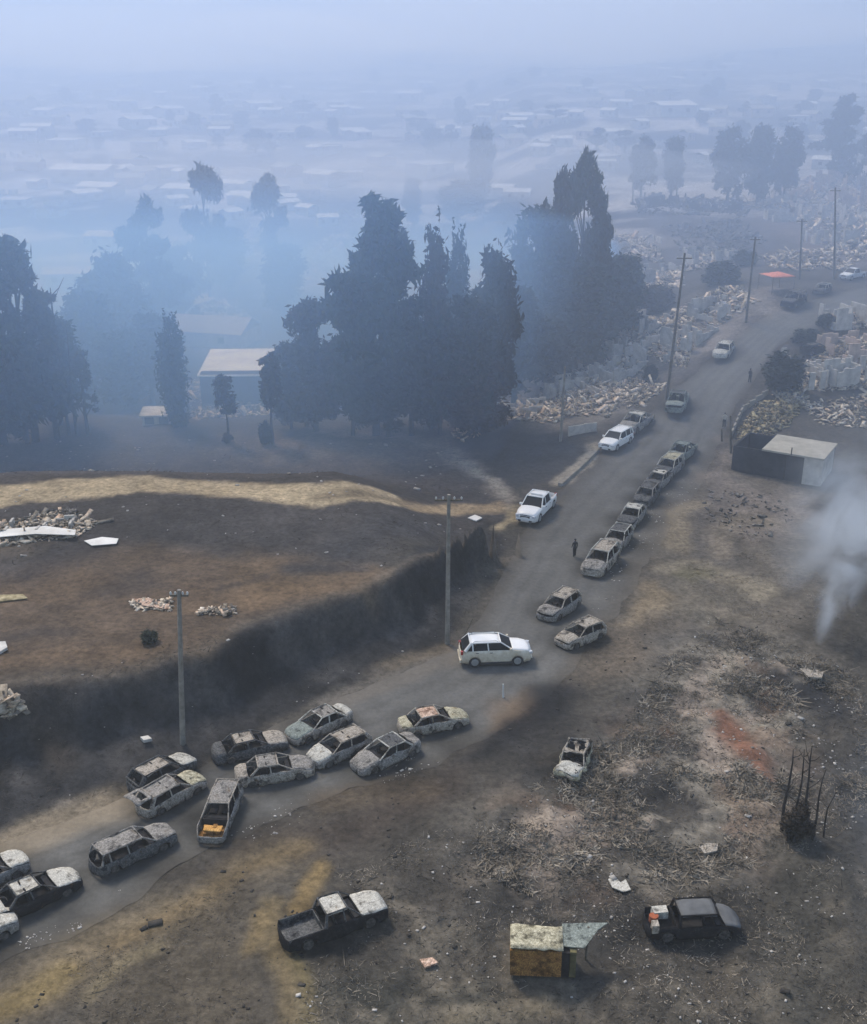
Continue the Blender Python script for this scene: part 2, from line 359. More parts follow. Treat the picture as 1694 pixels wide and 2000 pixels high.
# soil patches: (kind, pixels outline or stroke, colour, softness in m, strength[, stroke width m])
G0 = (.074, .066, .055)  # albedo lifted and warmed for the flat, hazy light on the foreground
SOIL = [
 ('p', [(-300, 860), (900, 850), (1000, 1000), (900, 1060), (600, 1180), (-300, 1350)], (.066, .060, .060), 3, .9),
 ('p', [(-200, 840), (330, 842), (640, 845), (860, 870), (930, 935), (760, 945), (480, 930), (200, 930), (-200, 950)], (.085, .076, .074), 3, .8),
 ('p', [(480, 845), (860, 872), (900, 910), (700, 905), (420, 880)], (.15, .13, .118), 2.5, .75),
 ('p', [(-200, 1120), (0, 1118), (120, 1090), (330, 1062), (480, 1085), (590, 1078), (700, 1105), (755, 1118), (640, 1162), (480, 1216), (380, 1266), (260, 1298), (120, 1316), (0, 1328), (-200, 1340)], (.145, .10, .064), 2.2, .92),
 ('p', [(470, 1095), (600, 1085), (715, 1108), (690, 1140), (560, 1170), (450, 1190)], (.19, .128, .074), 2, .8),
 ('p', [(-100, 1060), (90, 1060), (60, 1085), (-100, 1100)], (.15, .115, .08), 1.5, .7),
 ('p', [(40, 1075), (250, 1060), (200, 1095), (60, 1130), (0, 1140)], (.05, .044, .045), 2, .8),
 ('p', [(200, 1130), (300, 1120), (320, 1165), (230, 1170), (160, 1160)], (.07, .056, .048), 1.5, .8),
 ('s', [(10, 1250), (70, 1235), (130, 1240)], (.06, .05, .045), 1, .7, .8),
 ('s', [(420, 1150), (520, 1120)], (.09, .07, .055), .5, .7, .5),
 ('s', [(570, 1108), (700, 1112)], (.05, .05, .055), .8, .8, .8),
 ('s', [(620, 1095), (700, 1050), (840, 1020)], (.055, .055, .06), 2, .6, 2),
 ('p', list(map(tuple, [(-300, 1800), (-100, 1655), (0, 1622), (240, 1545), (420, 1468), (520, 1408), (650, 1356), (780, 1296), (862, 1250), (922, 1186), (978, 1088), (1010, 1035), (960, 1012), (860, 1070), (760, 1130), (640, 1175), (480, 1230), (380, 1282), (260, 1312), (150, 1332), (0, 1342), (-300, 1360)])), (.034, .034, .036), .4, .95),
 ('p', [(0, 1400), (60, 1390), (130, 1470), (120, 1510), (40, 1480)], (.06, .046, .034), 1.5, .7),
 ('p', [(100, 1330), (330, 1290), (360, 1400), (120, 1450)], (.035, .034, .036), 2, .5),
 ('s', [(-200, 962), (0, 966), (100, 955), (280, 946), (480, 958), (620, 966), (738, 966)], (.50, .40, .255), .45, .97, 2.3),
 ('s', [(-200, 985), (0, 985), (110, 968), (200, 958)], (.50, .40, .255), .45, .9, 1.2),
 ('s', [(800, 990), (890, 994), (975, 994)], (.44, .33, .20), .5, .9, 1.2),
 ('s', [(640, 968), (800, 986)], (.19, .15, .1), .8, .7, .9),
 ('p', [(985, 1000), (1035, 985), (1050, 1000), (1010, 1035), (985, 1030)], (.33, .27, .17), .7, .9),
 ('p', [(890, 900), (930, 895), (985, 945), (1020, 975), (1000, 1000), (950, 960)], (.22, .19, .16), .8, .85),
 ('s', [(905, 905), (950, 930), (1000, 975)], (.34, .30, .24), .5, .8, .9),
 ('s', [(900, 905), (860, 872), (800, 855), (640, 842)], (.26, .23, .21), 1, .8, 1.4),
 ('p', [(880, 850), (1000, 835), (1120, 850), (1160, 870), (1090, 940), (1010, 960), (930, 895)], (.04, .042, .046), 1.5, .9),
 ('s', [(865, 860), (930, 830), (990, 815), (1090, 822)], (.17, .135, .115), 1, .8, 1.6),
 ('s', [(1092, 945), (1135, 910), (1172, 876)], (.30, .265, .21), .3, .95, .9),
 ('p', [(1000, 770), (1120, 720), (1240, 700), (1260, 760), (1200, 830), (1080, 830), (990, 820)], (.2, .18, .155), 2, .8),
 ('p', [(1150, 690), (1290, 640), (1420, 610), (1420, 660), (1330, 740), (1230, 760)], (.17, .155, .145), 2, .75),
 ('p', [(1260, 660), (1420, 590), (1500, 560), (1540, 600), (1440, 640), (1390, 690), (1330, 700)], (.24, .21, .185), 2.5, .75),
 ('p', [(1160, 400), (1500, 400), (1520, 520), (1380, 520), (1180, 450)], (.085, .078, .08), 5, .8),
 ('p', [(1450, 330), (1800, 300), (1800, 520), (1600, 520), (1480, 440)], (.17, .14, .125), 6, .75),
 # road margins and right-hand side
 ('s', [(-200, 1738), (0, 1662), (120, 1612), (245, 1566)], (.25, .205, .145), .7, .85, 1.7),
 ('s', [(645, 1378), (770, 1322), (866, 1280)], (.17, .153, .13), .5, .8, 1.5),
 ('s', [(720, 1310), (800, 1280), (865, 1258)], (.15, .12, .085), .4, .8, .7),
 ('s', [(540, 1420), (645, 1378)], (.17, .153, .13), .5, .6, 1.0),
 ('p', [(1290, 1010), (1400, 900), (1600, 960), (1620, 1200), (1250, 1310), (1160, 1290)], (.15, .13, .105), 2.5, .75),
 ('p', [(1370, 930), (1420, 860), (1440, 960), (1560, 955), (1600, 1010), (1480, 1060), (1380, 1010)], (.215, .18, .15), 1.8, .85),
 ('p', [(1320, 1010), (1380, 960), (1440, 1020), (1430, 1100), (1330, 1120)], (.10, .09, .082), 2, .7),
 ('s', [(1320, 1065), (1335, 1010), (1370, 985)], (.27, .22, .15), .6, .75, 1.1),
 ('s', [(1400, 1080), (1410, 1030), (1440, 1010), (1500, 1020)], (.24, .20, .15), .7, .7, 1.0),
 ('s', [(1310, 1110), (1350, 1100), (1420, 1125), (1490, 1160)], (.27, .23, .165), .6, .75, 1.3),
 ('p', [(1340, 1105), (1400, 1110), (1380, 1140), (1340, 1130)], (.13, .115, .06), .8, .7),
 ('p', [(1235, 1175), (1260, 1140), (1305, 1145), (1310, 1185), (1260, 1200), (1215, 1215)], (.25, .195, .125), 1, .85),
 ('p', [(1330, 1140), (1440, 1150), (1500, 1200), (1390, 1230), (1300, 1190)], (.19, .165, .125), 1.6, .7),
 ('p', [(1190, 1230), (1290, 1190), (1250, 1290), (1150, 1330), (1120, 1320)], (.15, .118, .085), 1.8, .7),
 ('p', [(1300, 1210), (1400, 1230), (1420, 1290), (1300, 1310), (1240, 1290)], (.07, .066, .06), 2, .8),
 ('p', [(930, 1600), (1060, 1530), (1200, 1440), (1290, 1320), (1390, 1290), (1500, 1330), (1570, 1450), (1530, 1600), (1330, 1720), (1050, 1750), (930, 1700)], (.20, .178, .145), 2.5, .85),
 ('p', [(1270, 1330), (1390, 1300), (1430, 1340), (1340, 1400), (1240, 1410)], (.20, .18, .145), 1.5, .7),
 ('p', [(1000, 1680), (1010, 1580), (1090, 1580), (1080, 1700)], (.22, .185, .135), 1.2, .7),
 ('p', [(1150, 1560), (1230, 1570), (1240, 1660), (1190, 1690)], (.24, .185, .135), 1.2, .7),
 ('p', [(1240, 1420), (1300, 1440), (1270, 1500), (1220, 1480)], (.21, .18, .125), 1.2, .7),
 ('p', [(1368, 1375), (1410, 1370), (1470, 1430), (1512, 1490), (1515, 1528), (1480, 1510), (1420, 1450)], (.20, .098, .062), .7, .95),
 ('p', [(1220, 1570), (1300, 1560), (1270, 1610), (1230, 1600)], (.03, .03, .033), 1, .8),
 ('p', [(1510, 1260), (1600, 1290), (1660, 1380), (1600, 1420), (1530, 1360)], (.025, .026, .03), 1.6, .85),
 ('p', [(1560, 1500), (1800, 1400), (1800, 1700), (1600, 1640)], (.04, .042, .045), 3, .8),
 ('p', [(1440, 1680), (1600, 1640), (1640, 1760), (1560, 1850), (1440, 1850)], (.018, .019, .02), 2, .85),
 ('p', [(940, 1720), (1250, 1740), (1440, 1740), (1450, 1850), (1200, 1880), (1150, 1920), (940, 1880)], (.034, .033, .031), 2, .85),
 ('p', [(540, 1880), (960, 1900), (1000, 2050), (560, 2050)], (.034, .034, .029), 1.6, .85),
 ('p', [(160, 1820), (470, 1720), (500, 2050), (200, 2050)], (.085, .070, .050), 2, .8),
 # rusty and ochre soil along the lower road edge
 ('p', [(380, 1690), (640, 1590), (800, 1530), (920, 1480), (900, 1560), (700, 1660), (560, 1690), (380, 1780)], (.055, .043, .034), 1.5, .85),
 ('p', [(-100, 2030), (0, 1930), (130, 1840), (300, 1760), (420, 1700), (620, 1640), (560, 1700), (380, 1790), (200, 1900), (0, 2050)], (.165, .130, .082), 1.4, .9),
 ('s', [(-50, 2010), (60, 1945), (130, 1900)], (.20, .15, .07), .6, .85, .8),
 ('s', [(240, 1840), (330, 1790), (400, 1745), (600, 1650)], (.15, .11, .06), .5, .7, .55),
 ('s', [(180, 1945), (250, 1880), (310, 1850)], (.22, .18, .11), .4, .75, .4),
 ('s', [(630, 1690), (590, 1740), (565, 1785)], (.26, .185, .085), .35, .9, .5),
 ('s', [(520, 1770), (515, 1830), (545, 1900), (570, 2050)], (.185, .142, .078), .45, .85, .5),
 ('s', [(500, 1790), (480, 1860)], (.19, .14, .07), .3, .7, .35),
 ('s', [(560, 1850), (590, 1930), (600, 2050)], (.19, .15, .07), .4, .7, .35),
 ('s', [(640, 1560), (740, 1538), (820, 1545)], (.10, .075, .05), .8, .7, 1.1),
 ('p', [(950, 1370), (1030, 1350), (1040, 1410), (960, 1420)], (.19, .13, .08), 1.0, .8),
 ('p', [(1030, 1345), (1115, 1340), (1125, 1400), (1040, 1440), (960, 1480), (880, 1490), (960, 1430)], (.014, .0145, .017), 1.3, .92),  # near-black smudge painted into the ground colour
 ('p', [(1000, 1440), (1200, 1400), (1260, 1340), (1200, 1440), (1080, 1540), (960, 1560)], (.035, .034, .034), 2, .8),
 ('s', [(1560, 1700), (1580, 1850), (1600, 2050)], (.08, .075, .062), 1.6, .6, 2.4),
 ('s', [(880, 1990), (1000, 1975), (1060, 1965)], (.2, .17, .12), .4, .7, .6),
 # the valley beyond
 ('p', [(-900, 640), (900, 600), (1200, 420), (1800, 330), (1800, 100), (-900, 100)], (.13, .125, .12), 25, .8),
]
SOILW = []
for s in SOIL:
    SOILW.append((s[0], np.array([at(*p)[:2] for p in s[1]])) + tuple(s[2:]))
SLP = np.array([at(*p)[:2] for p in [(930, 1600), (1060, 1530), (1200, 1440), (1290, 1310), (1390, 1200), (1500, 1240), (1640, 1330), (1560, 1480), (1500, 1650), (1330, 1730), (1050, 1760), (930, 1710)]])
REDP = np.array([at(*p)[:2] for p in [(1368, 1375), (1410, 1370), (1470, 1430), (1512, 1490), (1515, 1528), (1480, 1510), (1420, 1450)]])
BLP = np.array([at(*p)[:2] for p in [(640, 1700), (930, 1640), (960, 1760), (1440, 1800), (1800, 1650), (1800, 2060), (540, 2060), (700, 1880)]])
def soil_color(x, y, base=G0, road=False):
    P = np.stack([x, y], 1); wob = .9 + .018 * np.maximum(y - 40, 0)
    PX = P + np.stack([(VN[2](x, y, 5, 5) - .5) * 3.2 * wob, (VN[3](x, y, 5, 5) - .5) * 3.2 * wob], 1)
    C = np.tile(np.array(base), (len(x), 1))
    if road:
        pass
    for s in SOILW:
        kind, pl, col, soft, st = s[:5]
        pad = soft + (s[5] if kind == 's' else 0) + 1
        m = (PX[:, 0] > pl[:, 0].min() - pad) & (PX[:, 0] < pl[:, 0].max() + pad) & (PX[:, 1] > pl[:, 1].min() - pad) & (PX[:, 1] < pl[:, 1].max() + pad)
        if not m.any(): continue
        if kind == 's': QX = P[m] + (PX[m] - P[m]) * .45
        if kind == 'p': a = sstep(-soft, soft, sdist(PX[m], pl))
        else: a = 1 - sstep(s[5] - soft, s[5] + soft, seg_dist(QX, pl))
        a = (a * st)[:, None]
        if road: a = a * .82
        C[m] = C[m] * (1 - a) + np.array(col) * a
    if not road:
        sm = sstep(-3, 4, sdist(P, SLP)) * (1 - sstep(-1, .6, sdist(P, REDP)))
        q1 = sstep(.47, .60, VN[0](x + 40 + y * .5, y - x * .3, 4.0, 6)); q2 = sstep(.48, .58, VN[1](x + y * .5, y + 70 - x * .3, 4.5, 6)); q3 = sstep(.55, .66, VN[3](x + 9, y + 5, 3, 5))
        C = C + (np.array([.30, .265, .21]) - C) * (sm * q1 * .85)[:, None]; C = C + (np.array([.030, .029, .029]) - C) * (sm * q2 * .85)[:, None]; C = C + (np.array([.36, .29, .23]) - C) * (sm * q3 * .7)[:, None]
        s2 = sstep(-3, 4, sdist(P, BLP)); C = C + (np.array([.15, .13, .10]) - C) * (s2 * q3 * .7)[:, None]
    if not road:
        bk = sstep(-.4, .8, sdist(P, bank_poly)); q5 = sstep(.5, .66, VN[0](x * .7 + 13, y, 2.2, 5)); q6 = sstep(.52, .6, VN[2](x, y * .6 + 31, 3.5, 5))
        C = C + (np.array([.085, .08, .078]) - C) * (bk * q5 * .6)[:, None]; C = C + (np.array([.013, .013, .014]) - C) * (bk * q6 * .7)[:, None]
        rim = 1 - sstep(.15, .75, seg_dist(P + (PX - P) * .25, bank_top)); C = C + (np.array([.19, .15, .11]) - C) * (rim * (.3 + .7 * VN[1](x, y, 4, 4)) * .55)[:, None]
        q7 = sstep(.56, .66, VN[1](x + 77, y + 20, 5, 5)); C = C + (np.array([.17, .105, .068]) - C) * (sstep(-3, 4, sdist(P, SLP)) * q7 * .6)[:, None]
        s3 = sstep(-2, 3, sdist(P, plat_poly)) * sstep(.5, .6, VN[3](x * .6 + 5, y + 44, 7, 5)); C = C + (np.array([.036, .035, .036]) - C) * (s3 * .28)[:, None]
    fv = sstep(150, 260, y) * (1 - sstep(24, 60, x) * (1 - sstep(230, 280, y)))
    pat = sstep(.50, .60, VN[2](x * .5, y, 14, 5)); drk = sstep(.5, .62, VN[3](x * .6, y, 26, 4))
    C = C * (1 - (fv * (1 - pat) * drk * .75)[:, None]); C = C + (np.array([.50, .46, .42]) - C) * (fv * pat * .9)[:, None]
    v = (.75 + .5 * VN[1](x, y, 14, 5))[:, None]
    return np.clip(C * (v if not road else .9 + .2 * VN[1](x, y, 14, 5)[:, None]), 0.004, 1)
# fan-shaped sheet of ground, denser near the camera
rows = np.concatenate([np.linspace(-30, 19, 8), np.geomspace(20, 2600, 620)])
cols = np.sinh(np.linspace(-1.6, 1.6, 440)) / np.sinh(1.6)
gx = cols[None, :] * (np.maximum(rows, 20)[:, None] * .95 + 32); gy = np.repeat(rows[:, None], len(cols), 1)
X, Y = gx.ravel(), gy.ravel(); Z = terrain(X, Y)
nr, nc = gx.shape; idx = np.arange(nr * nc).reshape(nr, nc)
F = np.stack([idx[:-1, :-1], idx[:-1, 1:], idx[1:, 1:], idx[1:, :-1]], -1).reshape(-1, 4)
GR = mesh_np('ground', np.stack([X, Y, Z], 1), F, M['ground'], colors=soil_color(X, Y))
GR.data.shade_smooth(); tag(GR, kind='structure')
# road: one asphalt sheet following the two edges
def resample(pl, n):
    s = np.r_[0, np.cumsum(np.hypot(*np.diff(pl, axis=0).T))]; return s / s[-1]
def road_sheet(L, Rr, n=520, m=26):
    ps = np.linspace(0, 1, n); sl, sr = resample(L, n), resample(Rr, n)
    l = np.stack([np.interp(ps, sl, L[:, k]) for k in (0, 1)], 1); r = np.stack([np.interp(ps, sr, Rr[:, k]) for k in (0, 1)], 1)
    for q in (l, r):
        for _ in range(12): q[1:-1] = (q[:-2] + q[1:-1] * 2 + q[2:]) / 4
    d = (r - l) / np.hypot(*(r - l).T)[:, None]
    l = l + d * ((VN[0](l[:, 0], l[:, 1], 2.5, 3) - .5) * .9)[:, None]; r = r + d * ((VN[1](r[:, 0], r[:, 1], 2.5, 3) - .5) * 1.6)[:, None]
    u = np.linspace(0, 1, m); P = l[:, None] * (1 - u[None, :, None]) + r[:, None] * u[None, :, None]
    return P.reshape(-1, 2), n, m
RP, n_, m_ = road_sheet(ROAD_L, ROAD_R)
rz_ = terrain(RP[:, 0], RP[:, 1], False) + .012
ridx = np.arange(n_ * m_).reshape(n_, m_)
RF = np.stack([ridx[:-1, :-1], ridx[:-1, 1:], ridx[1:, 1:], ridx[1:, :-1]], -1).reshape(-1, 4)
uu = np.tile(np.abs(np.linspace(0, 1, m_) - .5) * 2, n_)
RC = soil_color(RP[:, 0], RP[:, 1], (.135, .133, .125), True)
us = np.tile(np.linspace(0, 1, m_), n_)
for u0 in (.24, .38, .58, .72): RC *= (1 - .20 * np.exp(-((us - u0 - .03 * (VN[0](RP[:, 0], RP[:, 1], 12, 2) - .5)) / .035) ** 2) * (.4 + VN[2](RP[:, 0], RP[:, 1], 6, 3)))[:, None]
RC *= (.82 + .36 * VN[3](RP[:, 0], RP[:, 1], 3.5, 5))[:, None]
edge = sstep(.58, 1.0, uu)[:, None] * .75
RC = RC * (1 - edge) + soil_color(RP[:, 0], RP[:, 1]) * edge
RO = mesh_np('road', np.column_stack([RP, rz_]), RF, M['road'], colors=RC); RO.data.shade_smooth(); tag(RO, kind='structure')
ROADTZ = .012
def gz(x, y):
    if sdist(np.array([[x, y]]), ROAD)[0] > .12: return float(terrain(x, y, False)[0]) + ROADTZ
    return tz(x, y)
def place(px, py):
    p = at(px, py); p.z = gz(p.x, p.y)
    return p
def heading(px, py, dx, dy):
    a, b = at(px - dx * .25, py - dy * .25), at(px + dx * .25, py + dy * .25)
    return math.atan2(b.y - a.y, b.x - a.x)
def z_at_top(p, py):
    k = (1000 - py) / FPX
    return CAM_H - p[1] * (SP - k * CP) / (CP + k * SP)

# ---------------------------------------------------------------- vehicles
TYPES = {  # L, W, H, belt z, cowl, roof front, roof rear, backlight base (all x as fraction of L from the rear), tail height, bonnet front z
 'hatch':  dict(L=4.05, W=1.70, H=1.47, zb=.92, cowl=.74, wt=.56, rt=.12, rb=.02, zt=.92, zf=.70),
 'sedan':  dict(L=4.45, W=1.72, H=1.43, zb=.90, cowl=.72, wt=.54, rt=.27, rb=.13, zt=.92, zf=.68),
 'wagon':  dict(L=4.50, W=1.72, H=1.50, zb=.92, cowl=.73, wt=.57, rt=.07, rb=.015, zt=.92, zf=.70),
 'suv':    dict(L=4.70, W=1.86, H=1.72, zb=1.06, cowl=.73, wt=.58, rt=.09, rb=.02, zt=1.06, zf=.86),
 'pickup': dict(L=5.20, W=1.82, H=1.72, zb=1.02, cowl=.73, wt=.60, rt=.39, rb=.36, zt=1.0, zf=.88),
 'van':    dict(L=4.90, W=1.85, H=1.95, zb=1.08, cowl=.82, wt=.68, rt=.05, rb=.015, zt=1.08, zf=.84),
}
def make_vehicle(name, typ, pos, rz, mats, label, cat, group=None, burn=True, opts=None, seed=0, scale=1.0):
    o = dict(opts or {}); T = dict(TYPES[typ]); T.update({k: v for k, v in o.items() if k in T})
    L, W, H, zb = T['L'], T['W'], T['H'], T['zb']
    X = lambda f: (f - .5) * L
    cowl, wt, rt, rb = X(T['cowl']), X(T['wt']), X(T['rt']), X(T['rb'])
    rr_ = random.Random(seed); off = Vector((seed * 3.17, seed * 1.3, 0))
    root = empty(name, pos, rz); root.scale = (scale,) * 3
    tag(root, label, cat, group)
    amp = o.get('crush', .07) if burn else 0
    drop = -.13 if burn else 0
    sag = o.get('sag', rr_.uniform(.05, .17)) if burn else 0
    def warp(vs, k=1.0):
        out = []
        for v in vs:
            v = Vector(v)
            if amp: v = v + (mn.noise_vector(v * 1.3 + off) + .5 * mn.noise_vector(v * 3.4 + off)) * amp * k
            out.append((v.x, v.y, max(v.z + drop, .02)))
        return out
    def sheet(nm, mb, mat, thick=.025, smooth=35, k=1.0, parent=root):
        ob = mesh_obj(nm, warp(mb.v, k), mb.f, mat, parent, smooth)
        if thick:
            md = ob.modifiers.new('thickness', 'SOLIDIFY'); md.thickness = thick; md.offset = -1
        return ob
    axf, axr, R_ = X(.815), X(.185), (.41 if typ in ('suv', 'pickup', 'van') else .33)
    zwh = (.37 if typ in ('suv', 'pickup', 'van') else .30)
    hoodz = lambda x: np.interp(x, [cowl, cowl + .5 * (L / 2 - cowl), L / 2 - .12, L / 2], [zb + .03, zb + .5 * (T['zf'] - zb) + .05, T['zf'] + .02, T['zf'] - .06])
    def top(x):
        if x >= cowl: return float(hoodz(x))
        if x <= rb: return float(np.interp(x, [-L / 2, -L / 2 + .15, rb], [T['zt'] - .06, T['zt'], zb + .02 if typ == 'sedan' else T['zt']]))
        return zb + .02 * math.sin((x - rb) / (cowl - rb) * math.pi)
    sill = .26 if typ in ('suv', 'pickup') else .20
    def low(x):
        for a in (axf, axr):
            if abs(x - a) < R_: return max(sill, zwh + math.sqrt(R_ * R_ - (x - a) ** 2) * .98)
        return sill + (.06 if abs(x) > L / 2 - .3 else 0)
    xs = set(np.round(np.linspace(-L / 2, L / 2, 23), 4))
    for a in (axf, axr):
        for k in range(0, 9): xs.add(round(a + R_ * .999 * math.cos(math.pi * k / 8), 4))
    for q in (cowl, rb): xs.add(round(q, 4))
    xs = sorted(xs)
    hw = lambda x: W / 2 * (1 - .13 * max(0, (abs(x) - (L / 2 - .75)) / .75) ** 2)
    VV = [(0, .955), (.25, .99), (.55, 1.0), (.82, .975), (1, .925)]
    nx, nv = len(xs), len(VV)
    b = MB(); ID = {}
    for s in (1, -1):
        for i, x in enumerate(xs):
            zl, zt_ = low(x), top(x)
            for j, (v, f) in enumerate(VV):
                ID[s, i, j] = len(b.v); b.v.append((x, s * hw(x) * f, zl + (zt_ - zl) * v))
    for s in (1, -1):
        for i in range(nx - 1):
            for j in range(nv - 1):
                q = (ID[s, i, j], ID[s, i + 1, j], ID[s, i + 1, j + 1], ID[s, i, j + 1])
                b.f.append(q if s < 0 else q[::-1])
    NE = 7
    def end(i, sg, zmin=0):
        gid = {}
        for j in range(nv):
            p, q = Vector(b.v[ID[1, i, j]]), Vector(b.v[ID[-1, i, j]])
            for k in range(NE):
                t = k / (NE - 1)
                if k == 0: gid[j, k] = ID[1, i, j]
                elif k == NE - 1: gid[j, k] = ID[-1, i, j]
                else:
                    v = p.lerp(q, t); v.x += sg * .15 * (1 - (2 * t - 1) ** 4) * (1 - .35 * (j / (nv - 1)) ** 3)
                    gid[j, k] = len(b.v); b.v.append(tuple(v))
        for j in range(nv - 1):
            for k in range(NE - 1):
                q = (gid[j, k], gid[j, k + 1], gid[j + 1, k + 1], gid[j + 1, k])
                b.f.append(q if sg < 0 else q[::-1])
    end(nx - 1, 1); end(0, -1)
    sheet('body', b, mats['body'])
    def deck(i0, i1, sg, crown=.045):
        d = MB(); ny = 9; g = {}; crown = crown if burn else .075
        for i in range(i0, i1 + 1):
            x = xs[i]; zt_ = top(x); hy = hw(x) * .925
            for k in range(ny):
                t = 2 * k / (ny - 1) - 1
                xx = x
                if (sg > 0 and i == i1) or (sg < 0 and i == i0): xx = x + sg * .15 * (1 - t ** 4) * .65
                g[i, k] = len(d.v); d.v.append((xx, t * hy * .995, zt_ + .008 + crown * (1 - t * t)))
        for i in range(i0, i1):
            for k in range(ny - 1): d.f.append((g[i, k], g[i + 1, k], g[i + 1, k + 1], g[i, k + 1]))
        return d
    ic = xs.index(round(cowl, 4)); ib = xs.index(round(rb, 4))
    # engine bay and floor are dark lumps below the sheet metal
    it = MB(); wi = W * .84
    it.box(((rb + cowl) / 2, 0, sill + .05), (cowl - rb, wi, .08))
    it.box((cowl + .02, 0, (sill + zb) / 2), (.06, wi, zb - sill - .04))
    it.box((cowl - .22, 0, zb - .12), (.26, wi * .92, .16))
    it.build('cabin_floor', M['interior'], root).location.z = drop
    en = MB(); lx = (cowl + L / 2) / 2
    en.box((lx - .05, 0, .42), (L / 2 - cowl - .25, wi, .1))
    for k in range(9): en.box((lx + rr_.uniform(-.3, .25), rr_.uniform(-.45, .45), .55 + rr_.uniform(-.06, .08)), (rr_.uniform(.15, .45), rr_.uniform(.12, .4), rr_.uniform(.15, .3)), Matrix.Rotation(rr_.uniform(0, 1), 3, 'Z'))
    en.build('engine', mats.get('engine', M['interior']), root).location.z = drop
    if not o.get('no_bonnet'):
        h = deck(ic, nx - 1, 1)
        lift = o.get('bonnet_lift', rr_.choice([0, 0, .06, .12]) if burn else 0)
        if lift: h.v = [(x, y, z + lift * max(0, (x - cowl)) ) for x, y, z in h.v]
        sheet('bonnet', h, mats['bonnet'], .02)
    if typ == 'sedan' and not o.get('no_boot'): sheet('boot_lid', deck(0, ib, -1), mats.get('boot', mats['bonnet']), .02)
    if o.get('orange_patch'):
        pm = MB(); pm.box((lx + .05, 0.02, T['zf'] - .02), (.52, 1.02, .05), Matrix.Rotation(.06, 3, 'Y')); pm.box((lx - .2, -.1, T['zf'] - .05), (.3, .9, .04))
        pm.v = warp(pm.v, 2); pm.build('engine_cover', M['orange_ash'], root)
    hB, hR = hw(0) * .91, W / 2 * .735
    zr = H - .05
    if typ == 'pickup':
        bd = MB(); x0, x1 = -L / 2 + .03, rb - .06; bw = W / 2 * .84
        bd.box(((x0 + x1) / 2, 0, .62), (x1 - x0, 2 * bw, .04))
        for s in (1, -1): bd.box(((x0 + x1) / 2, s * bw, .81), (x1 - x0, .05, .40))
        bd.box((x1, 0, .8), (.05, 2 * bw - .06, .42))
        sheet('load_bed', bd, mats.get('bed', mats['body']), 0, None, .6)
    # cabin: roof and pillars
    if not o.get('no_roof'):
        rf = MB(); nxr, nyr = 9, 9
        for i in range(nxr):
            x = rt + (wt - rt) * i / (nxr - 1); sx = 2 * i / (nxr - 1) - 1
            for k in range(nyr):
                t = 2 * k / (nyr - 1) - 1
                rf.v.append((x, t * hR * (1 + .02 * (1 - sx * sx)), H - .075 * abs(t) ** 2.6 - .06 * abs(sx) ** 2.4 - sag * (1 - t * t) * (1 - sx * sx)))
        for i in range(nxr - 1):
            for k in range(nyr - 1): rf.f.append((i * nyr + k, (i + 1) * nyr + k, (i + 1) * nyr + k + 1, i * nyr + k + 1))
        sheet('roof', rf, mats['roof'], .04, 40, 1.2)
        pl = MB(); rA = .045 if not burn else .042
        xm = (cowl + rb) / 2 + (.05 if typ != 'pickup' else .1)
        for s in (1, -1):
            pl.tube([(cowl + .05, s * hB, zb), (wt, s * hR, zr)], [rA * 1.1, rA], 5)
            pl.tube([(xm, s * hB, zb), (xm - .06, s * hR, zr)], rA * 1.05, 5)
            wide = .10 if typ in ('hatch', 'suv') else .06
            if typ != 'pickup': pl.tube([(rb + .12, s * hB * .97, zb), (rt + .06, s * hR, zr)], [wide * 1.2, wide], 6)
            else: pl.tube([(rb + .04, s * hB, zb), (rt + .02, s * hR, zr)], [.09, .07], 6)
            if typ in ('wagon', 'suv', 'van'):
                xq = rb + (xm - rb) * .38; pl.tube([(xq, s * hB, zb), (xq - .02, s * hR, zr)], rA * 1.2, 5)
            pl.tube([(rt, s * hR, zr), (wt, s * hR, zr)], rA, 5)
        pl.tube([(wt, -hR, zr), (wt, hR, zr)], rA, 5); pl.tube([(rt, -hR, zr), (rt, hR, zr)], rA, 5)
        sheet('pillars', pl, mats.get('pillars', mats['body']), 0, 60, .8)
        if typ == 'pickup':
            bk = MB(); bk.box((rb, 0, (.55 + zb) / 2), (.05, hB * 1.9, zb - .5)); sheet('cab_back', bk, mats['body'], 0, None)
        if typ in ('wagon', 'hatch', 'suv', 'van') and not o.get('tailgate_up') and not o.get('no_tailgate') and burn:
            tg = MB()
            for s in (1, -1): tg.tube([(rb - .02, s * hB * .9, zb), (rt - .05, s * hR * .9, zr - .03)], .05, 5)
            tg.tube([(rb - .03, -hB * .9, zb + .02), (rb - .03, hB * .9, zb + .02)], .06, 5)
            sheet('tailgate', tg, mats['body'], 0, 60)
    if o.get('tailgate_up'):
        tg = MB(); n = 6
        for i in range(n):
            for k in range(7):
                t = 2 * k / 6 - 1; f = i / (n - 1)
                tg.v.append((rt - .1 - 1.02 * f, t * hB * (.86 + .1 * f), H + .04 + .10 * f - .12 * f * f - .05 * t * t))
        for i in range(n - 1):
            for k in range(6):
                if i in (1, 2) and 1 <= k <= 4: continue
                tg.f.append((i * 7 + k, i * 7 + k + 1, (i + 1) * 7 + k + 1, (i + 1) * 7 + k))
        sheet('tailgate', tg, mats['roof'], .04, 40)
    # seats
    for s in (1, -1):
        st = MB(); xq = wt - .35
        st.box((xq, s * W * .21, sill + .3), (.48, .46, .1)); st.box((xq - .3, s * W * .21, sill + .6), (.08, .44, .62), Matrix.Rotation(-.2, 3, 'Y'))
        st.box((xq - .37, s * W * .21, sill + .98), (.07, .24, .16))
        st.build('seat', M['interior'], root)
